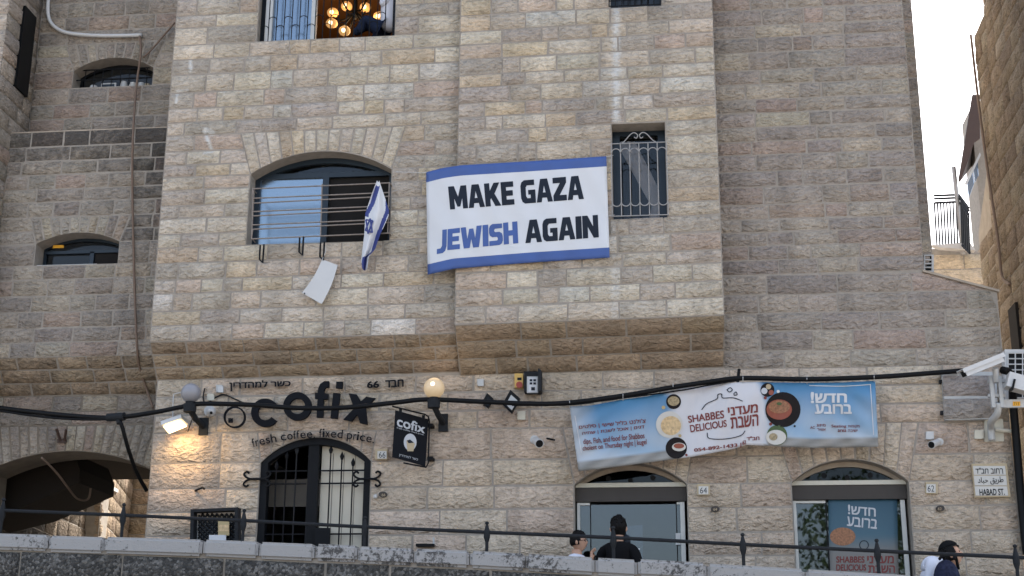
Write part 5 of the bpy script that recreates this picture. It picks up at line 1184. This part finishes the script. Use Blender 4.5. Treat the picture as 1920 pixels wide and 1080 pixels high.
# ================================================================== CHANDELIER AND SITTER IN THE TOP WINDOW
ch = thing('chandelier', 'dark curved-arm chandelier with glowing round shades in the top window', 'chandelier', P(668, 40, 1.5))
hub = P(666, 20, 1.5)
B().lathe(hub + Vector((0, 0, -.12)), (0, 0, 1), [(0, .02), (.05, .05), (.12, .03), (.9, .015)], 12).done('stem', 'black_iron', ch)
for i, (x, y) in enumerate(((650, 12), (685, 14), (624, 24), (622, 44), (646, 58), (711, 31), (700, 50), (640, -12), (690, -15))):
    e = P(x, y, 1.5 + (.3 if y < 20 else -.25 if y > 40 else 0))
    B().tube(smooth_path([hub, lerp(hub, e, .5) + Vector((0, 0, -.12)), e + Vector((0, 0, -.06))], 5), .012, 6).done('arm', 'black_iron', ch, True)
    sh = B().ball(e, .075, 16, 10, (1, 1, .85)).done('shade', 'bulb', ch, True); B().ball(e + Vector((0, -.05, -.015)), .032, 10, 8).done('bulb', 'bulb_hot', sh, True)
l = bpy.data.lights.new('chandelier_light', 'POINT'); l.energy = 9; l.color = (1, .62, .30); l.shadow_soft_size = .3
lo = bpy.data.objects.new('chandelier_light', l); lo.location = hub + Vector((0, 0, -.25)); COL.objects.link(lo); adopt(lo, ch)

# ------------------------------------------------------------------ people
def skinned(name, joints, edges, mat, parent, root=0):
    me = bpy.data.meshes.new(name); me.from_pydata([j[:3] for j in joints], edges, [])
    o = link_mesh(name, me, mat, parent)
    md = o.modifiers.new('skin', 'SKIN'); md.use_smooth_shade = True
    lay = me.skin_vertices[0] if me.skin_vertices else None
    if lay is None:
        bm = bmesh.new(); bm.from_mesh(me); bm.verts.layers.skin.verify(); bm.to_mesh(me); bm.free(); lay = me.skin_vertices[0]
    for i, j in enumerate(joints):
        lay.data[i].radius = (j[3], j[3] if len(j) < 5 else j[4]); lay.data[i].use_root = (i == root)
    sb_ = o.modifiers.new('smooth', 'SUBSURF'); sb_.levels = sb_.render_levels = 2
    return o
def head(name, c, face, tilt, parent, r=.098, hairmat='hair', cap=None, hair_low=-.25, glasses=False):
    # c centre of the skull, face = unit horizontal direction the person looks to
    fx = Vector(face).normalized(); up = (Vector((0, 0, 1)) + fx * tilt).normalized(); sx = fx.cross(up).normalized(); fx = up.cross(sx)
    def shape(grow, keep):
        vs, fs, n_, m_ = [], [], 28, 20
        for i in range(m_ + 1):
            th = math.pi * i / m_
            for k in range(n_):
                ph = 2 * math.pi * k / n_; x, y, z = math.sin(th) * math.cos(ph), math.sin(th) * math.sin(ph), math.cos(th)
                f_, s_, h_ = x * 1.0, y * .80, z * 1.22
                if z < 0: f_ = f_ * (1 + .22 * z) + .10 * -z; s_ *= 1 + .30 * z
                if grow == 0 and x > .3:
                    w_ = math.exp(-(y / .16) ** 2)
                    f_ += .20 * w_ * math.exp(-((z + .22) / .15) ** 2) + .06 * math.exp(-(y / .3) ** 2) * math.exp(-((z + .62) / .12) ** 2)
                    f_ -= .08 * (math.exp(-((abs(y) - .35) / .16) ** 2)) * math.exp(-((z - .02) / .12) ** 2)
                g_ = 1 + grow
                vs.append(c + (fx * f_ + sx * s_ + up * h_) * r * g_)
        for i in range(m_):
            for k in range(n_):
                th = math.pi * (i + .5) / m_; ph = 2 * math.pi * (k + .5) / n_
                if keep(math.sin(th) * math.cos(ph), math.sin(th) * math.sin(ph), math.cos(th)): fs.append((i * n_ + k, (i + 1) * n_ + k, (i + 1) * n_ + (k + 1) % n_, i * n_ + (k + 1) % n_))
        return vs, fs
    q = B(); q.add(*shape(0, lambda x, y, z: True))
    for s_ in (-1, 1): q.ball(c + sx * s_ * r * .80 - fx * r * .05 - up * r * .12, r * .26, 10, 8, (.7, .7, 1.1))
    hd = q.done('head', 'skin', parent, True)
    for s_ in (-1, 1): B().ball(c + sx * s_ * r * .33 + fx * r * .83 + up * r * .03, r * .10, 8, 6).done('eye', 'hair', hd, True)
    B().box(c + fx * r * .92 - up * r * .62, (.008, .03, .006), Matrix((fx, sx, up)).transposed()).done('mouth', 'dish_clay', hd)
    hv = B(); hv.add(*shape(.13, lambda x, y, z: z > .42 or (x < .25 and z > hair_low) or (abs(y) > .5 and x < .45 and z > .05)))
    for i in range(60):
        th, ph = rnd.uniform(0, 1.2), rnd.uniform(0, 6.28); d = fx * math.sin(th) * math.cos(ph) + sx * math.sin(th) * math.sin(ph) * .8 + up * math.cos(th) * 1.2
        hv.ball(c + d * r * 1.08, r * rnd.uniform(.12, .22), 6, 4)
    hr_ = hv.done('hair', hairmat, hd, True)
    if cap:
        cp = B(); cp.add(*shape(.22, lambda x, y, z: z > .55)); cp.done('cap', cap, hd, True)
    if glasses:
        g = B()
        for s_ in (-1, 1):
            cc = c + sx * s_ * r * .36 + fx * r * .98 + up * r * .03
            g.tube([cc + (sx * math.cos(a2) + up * math.sin(a2) * .8) * r * .24 for a2 in [2 * math.pi * k / 12 for k in range(13)]], .002, 5)
            g.tube([cc + sx * s_ * r * .24, c + sx * s_ * r * .84 + up * r * .02], .002, 5)
        g.done('glasses', 'black_iron', hd)
    return hd
def hand(parent, base, d, side, s_=1.0):
    d = Vector(d).normalized(); sd_ = Vector(side).normalized(); nn = d.cross(sd_)
    J = [(*base, .022, .028), (*(base + d * .05 * s_), .018, .036), (*(base + d * .085 * s_), .014, .036)]; E = [(0, 1), (1, 2)]
    for i, (o_, ln) in enumerate(((-.03, .055), (-.01, .07), (.011, .065), (.031, .05))):
        k = len(J); p0 = base + d * .085 * s_ + sd_ * o_
        J += [(*(p0 + d * ln * .4), .009), (*(p0 + d * ln * .75 + nn * .018), .0085), (*(p0 + d * ln + nn * .04), .007)]; E += [(2, k), (k, k + 1), (k + 1, k + 2)]
    k = len(J); p0 = base + d * .03 - sd_ * .035
    J += [(*(p0 - sd_ * .01 + d * .02), .011), (*(p0 - sd_ * .012 + d * .055 + nn * .015), .009)]; E += [(1, k), (k, k + 1)]
    return skinned('hand', J, E, 'skin', parent)
def person(c, face, ground, label, shirt, trousers, tilt=0.0, lean=0.0, arms=None, hunch=0.0, **hk):
    # standing figure whose skull centre is at c
    fx = Vector(face).normalized(); sx = fx.cross(Vector((0, 0, 1)))
    p = thing('person', label, 'person', Vector((c.x, c.y, ground)))
    Ht = c.z + .12 - ground + hunch; k = Ht / 1.75
    base = c - fx * (.02 + lean * .45)
    z = lambda h: ground + h * k
    nk = c + Vector((0, 0, -.135 * 1)) - fx * .02
    def at(h, f=0, s_=0): t_ = (h * k) / Ht; q = Vector((base.x, base.y, z(h))) + fx * (f + lean * .45 * max(0, (h - .9) / .6) * (.4 if hunch else 1)) + sx * s_; return q
    J = [(*at(.95), .15 * k, .12 * k), (*at(1.15), .145 * k, .105 * k), (*at(1.32), .17 * k, .115 * k), (*at(1.43), .10 * k, .09 * k), (*nk, .052, .052)]
    E = [(0, 1), (1, 2), (2, 3), (3, 4)]
    hands = []
    for s_ in (-1, 1):
        i = len(J); a_ = arms.get(s_) if arms else None
        sh = at(1.385, 0, s_ * .17 * k); el = at(1.10, -.03, s_ * .23 * k); wr = at(.87, .06, s_ * .23 * k)
        if a_: el, wr = a_
        J += [(*sh, .068 * k), (*el, .048 * k), (*wr, .033 * k)]; E += [(3, i), (i, i + 1), (i + 1, i + 2)]; hands.append((Vector(wr), (Vector(wr) - Vector(el)).normalized()))
    skinned('shirt', J, E, shirt, p)
    J2 = [(*at(.97), .15 * k, .12 * k)]; E2 = []
    for s_ in (-1, 1):
        i = len(J2); J2 += [(*at(.88, 0, s_ * .09), .095 * k), (*at(.48, .02, s_ * .10), .065 * k), (*at(.10, -.02, s_ * .10), .045 * k)]; E2 += [(0, i), (i, i + 1), (i + 1, i + 2)]
    skinned('trousers', J2, E2, trousers, p)
    for s_ in (-1, 1): B().ball(at(.05, .05, s_ * .10), .05 * k, 12, 8, (1, 1, .9)).tube([at(.045, .0, s_ * .1), at(.04, .15 * k, s_ * .1)], [.05 * k, .038 * k], 10).done('shoe', 'black_rubber', p, True)
    B().tube([nk + Vector((0, 0, -.05)), nk + Vector((0, 0, .06))], .05, 12).done('neck', 'skin', p, True)
    for (w_, d_) in hands: hand(p, w_, d_, sx)
    head('head', c, face, tilt, p, **hk)
    return p
vr = Vector((RT.x, RT.y, 0)).normalized(); vf = Vector((FWD.x, FWD.y, 0)).normalized()
TZ = lambda x: lerp(2.12, 1.62, (x + 6) / 11.5)           # terrace level, falling to the right
c1 = PD(1160, 990, 14.1); person(c1, vf * .95 + vr * .3, TZ(c1.x), 'man in a black shirt seen from behind at the glass door', 'black_cloth', 'black_cloth', hair_low=-.62, r=.092)
c2_ = PD(1085, 1016, 13.9); hd_ = c2_ + vr * .09 - Vector((0, 0, .15)) - vf * .02
person(c2_, vr * .95 - vf * .3, TZ(c2_.x), 'boy in a white shirt and glasses touching his chin', 'white_cloth', 'black_cloth', tilt=-.12, glasses=True, hair_low=-.3, arms={1: (c2_ + vr * .10 - vf * .16 - Vector((0, 0, .42)), c2_ + vr * .12 - vf * .03 - Vector((0, 0, .19)))}, r=.08)
c3 = PD(1783, 1040, 12.35)
p3 = person(c3, vr * .96 - vf * .2, TZ(c3.x), 'person in white with a black cap and a dark patterned backpack', 'white_cloth', 'jeans', tilt=-.35, lean=.5, hunch=.10, hair_low=-.4, cap='black_cloth', r=.086)
bk = PD(1776, 1088, 12.0); B().ball(bk, .15, 18, 12, (.75, .6, 1.15)).done('backpack', 'floral', None, True, label='dark patterned backpack on the person in white', cat='backpack')
for s_ in (-1, 1): B().tube(smooth_path([bk + Vector((s_ * .06, -.05, .17)), bk + Vector((s_ * .05 + .03, -.02, .2)), bk + Vector((s_ * .05 + .06, .05, .1))], 4), .014, 6).done('strap', 'black_cloth', bpy.data.objects['backpack'])
# person sitting on the top window sill, head above the frame
Yq = YA + .26
ps = thing('person', 'person in dark jeans and white shirt sitting in the top window', 'person', P(732, 66, Yq))
J = [(*P(728, 62, Yq), .11), (*P(731, 30, Yq), .12), (*P(735, -5, Yq), .13), (*P(735, -22, Yq), .07), (*P(734, -36, Yq), .05), (*P(724, -8, Yq - .08), .06), (*P(716, 10, Yq - .1), .045), (*P(728, -2, Yq - .12), .033), (*P(742, -8, Yq + .1), .06), (*P(742, 25, Yq + .12), .045), (*P(735, 45, Yq + .1), .034)]
skinned('shirt', J, [(0, 1), (1, 2), (2, 3), (3, 4), (3, 5), (5, 6), (6, 7), (3, 8), (8, 9), (9, 10)], 'white_cloth', ps)
J = [(*P(728, 64, Yq), .12), (*P(712, 54, Yq - .05), .085), (*P(685, 34, Yq - .05), .066), (*P(672, 62, Yq - .05), .05), (*P(712, 58, Yq + .1), .085), (*P(690, 46, Yq + .12), .066), (*P(662, 64, Yq + .1), .05)]
skinned('jeans', J, [(0, 1), (1, 2), (2, 3), (0, 4), (4, 5), (5, 6)], 'jeans', ps)
hand(ps, P(728, -2, Yq - .12), (.3, 0, 1), (1, 0, 0)); head('head', P(733, -58, Yq), (-1, -.3, 0), 0, ps)

# ================================================================== TERRACE PARAPET, RAILING
dep = lambda x: lerp(13.4, 11.6, x / 1920)
cap_t = [(-120, 996), (0, 1000), (400, 1012), (880, 1031), (1340, 1056), (1720, 1078), (2050, 1098)]
pw = thing('parapet_wall', 'long low parapet with pale weathered capping over dark rough blocks', 'wall', PD(900, 1300, dep(900)))
wt = lambda x: PD(x, interp(cap_t, x), dep(x))
back = Vector((0, .34, 0)); lo_ = Vector((0, 0, -.15))
bps = [wt(x) + Vector((0, .05, -.025)) for x in range(-120, 2051, 70)]
q = B()
for a_, b2 in zip(bps, bps[1:]):
    q.prism([a_, b2, Vector((b2.x, b2.y, 0)), Vector((a_.x, a_.y, 0))], (0, .28, 0))
q.done('core', 'mortar', pw)
xs = [-120]
while xs[-1] < 2040: xs.append(xs[-1] + rnd.choice((80, 105, 130, 150, 185, 200)))
for xa, xb in zip(xs, xs[1:]):
    a_, b2 = wt(xa + .9), wt(xb - .9); jz = rnd.uniform(-.006, .006); jy = rnd.uniform(-.008, .008)
    f = Vector((0, jy, jz)); bm = bmesh.new()
    vs = [bm.verts.new(p) for p in (a_ + f, b2 + f, b2 + f + lo_, a_ + f + lo_, a_ + f + back, b2 + f + back, b2 + f + back + lo_, a_ + f + back + lo_)]
    for ff in ((0, 3, 2, 1), (4, 5, 6, 7), (0, 1, 5, 4), (3, 7, 6, 2), (0, 4, 7, 3), (1, 2, 6, 5)): bm.faces.new([vs[i] for i in ff])
    bmesh.ops.recalc_face_normals(bm, faces=bm.faces); bmesh.ops.bevel(bm, geom=bm.edges[:], offset=.026, segments=3, affect='EDGES')
    me = bpy.data.meshes.new('cap_stone'); bm.to_mesh(me); bm.free(); link_mesh('cap_stone', me, 'weathered_cap', pw)
x = -120
while x < 2040:
    x2 = x + rnd.choice((120, 160, 190)); a_, b2 = wt(x), wt(min(x2, 2050)); n3 = Vector(((b2 - a_).y, -(b2 - a_).x, 0)).normalized(); zz = -.155
    for h in (.30, .32, .34):
        o_ = Vector((0, .04, zz)); stone([a_ + o_ + Vector((0, 0, -h)), b2 + o_ + Vector((0, 0, -h)), b2 + o_, a_ + o_], n3, [((.2, .2, .2), 1)], pw, 'pebble_block', 0, .03, .01, 'block', .02); zz -= h
    x = x2
ra = thing('railing', 'dark iron handrail with spear-topped posts along the parapet', 'railing', wt(913) + Vector((0, .17, 0)))
posts = [(-222, 945), (5, 957), (231, 966), (457, 976), (684, 988), (913, 998), (1150, 1008), (1393, 1021), (1645, 1033), (1905, 1045), (2170, 1058)]
pr_ = lambda x, y: PD(x, y, dep(x) + .12)
for (xa, ya), (xb, yb) in zip(posts, posts[1:]): B().tube([pr_(xa, ya), pr_(xb, yb)], .016, 8).done('rail', 'iron', ra)
for x, y in posts[1:-1]:
    p0 = pr_(x, y); zb = wt(x).z - .02; hh = p0.z - zb
    B().lathe(Vector((p0.x, p0.y, zb)), (0, 0, 1), [(0, .015), (hh * .55, .015), (hh * .62, .02), (hh * .78, .029), (hh * 1.02, .029), (hh * 1.16, .02), (hh * 1.36, .011), (hh * 1.40, .019), (hh * 1.46, .017), (hh * 1.5, .004)], 10).done('post', 'iron', ra)

# ================================================================== GROUND, TREES
g = B(); g.add([(-400, -400, 0), (400, -400, 0), (400, 400, 0), (-400, 400, 0)], [(0, 1, 2, 3)]); go = g.done('ground', 'paving'); go['kind'] = 'structure'
tp = []
for x in (-12, 8):
    tp.append(x)
g = B(); g.add([(-12, -3.0, TZ(-12)), (9, -4.4, TZ(9)), (9, 14, TZ(9)), (-12, 14, TZ(-12)), (-12, -3.0, 0), (9, -4.4, 0), (9, 14, 0), (-12, 14, 0)], [(0, 1, 2, 3), (0, 4, 5, 1), (1, 5, 6, 2), (2, 6, 7, 3), (3, 7, 4, 0)]); go = g.done('terrace_street', 'paving'); go['kind'] = 'structure'
def tree(x, y, h, r, label):
    t = thing('tree', label, 'tree', (x, y, 0), 'trees opposite the building')
    q = B(); q.tube([(x, y, 0), (x + .1, y, h * .3), (x - .05, y + .1, h * .6)], [.22, .16, .09], 10)
    cs = []
    for i in range(16):
        a_, e = rnd.uniform(0, 6.28), rnd.uniform(-.5, 1.2); d = r * rnd.uniform(.35, .8); p = Vector((x + math.cos(a_) * math.cos(e) * d, y + math.sin(a_) * math.cos(e) * d, h * .62 + math.sin(e) * d)); cs.append(p)
        q.tube([(x, y, h * .45), tuple(lerp(Vector((x, y, h * .5)), p, .6)), tuple(p)], [.06, .035, .012], 6)
    q.done('trunk', 'bark', t, True)
    lf = B()
    for p in cs:
        for k in range(230):
            d = Vector((rnd.gauss(0, 1), rnd.gauss(0, 1), rnd.gauss(0, 1))) * r * .16; s_ = rnd.uniform(.07, .13); a_ = Vector((rnd.uniform(-1, 1), rnd.uniform(-1, 1), rnd.uniform(-1, 1))).normalized(); b2 = a_.cross(Vector((rnd.uniform(-1, 1), rnd.uniform(-1, 1), rnd.uniform(-1, 1)))).normalized()
            lf.add([p + d - a_ * s_, p + d + b2 * s_ * .5, p + d + a_ * s_, p + d - b2 * s_ * .5], [(0, 1, 2, 3)])
    o = lf.done('crown', 'leaf', t, fix=False); o['kind'] = 'stuff'
tree(7.2, -25, 7.8, 3.9, 'broad tree across the street, reflected in the right shop door')
tree(2.9, -26, 5.0, 1.5, 'small tree across the street, reflected in the left shop door')
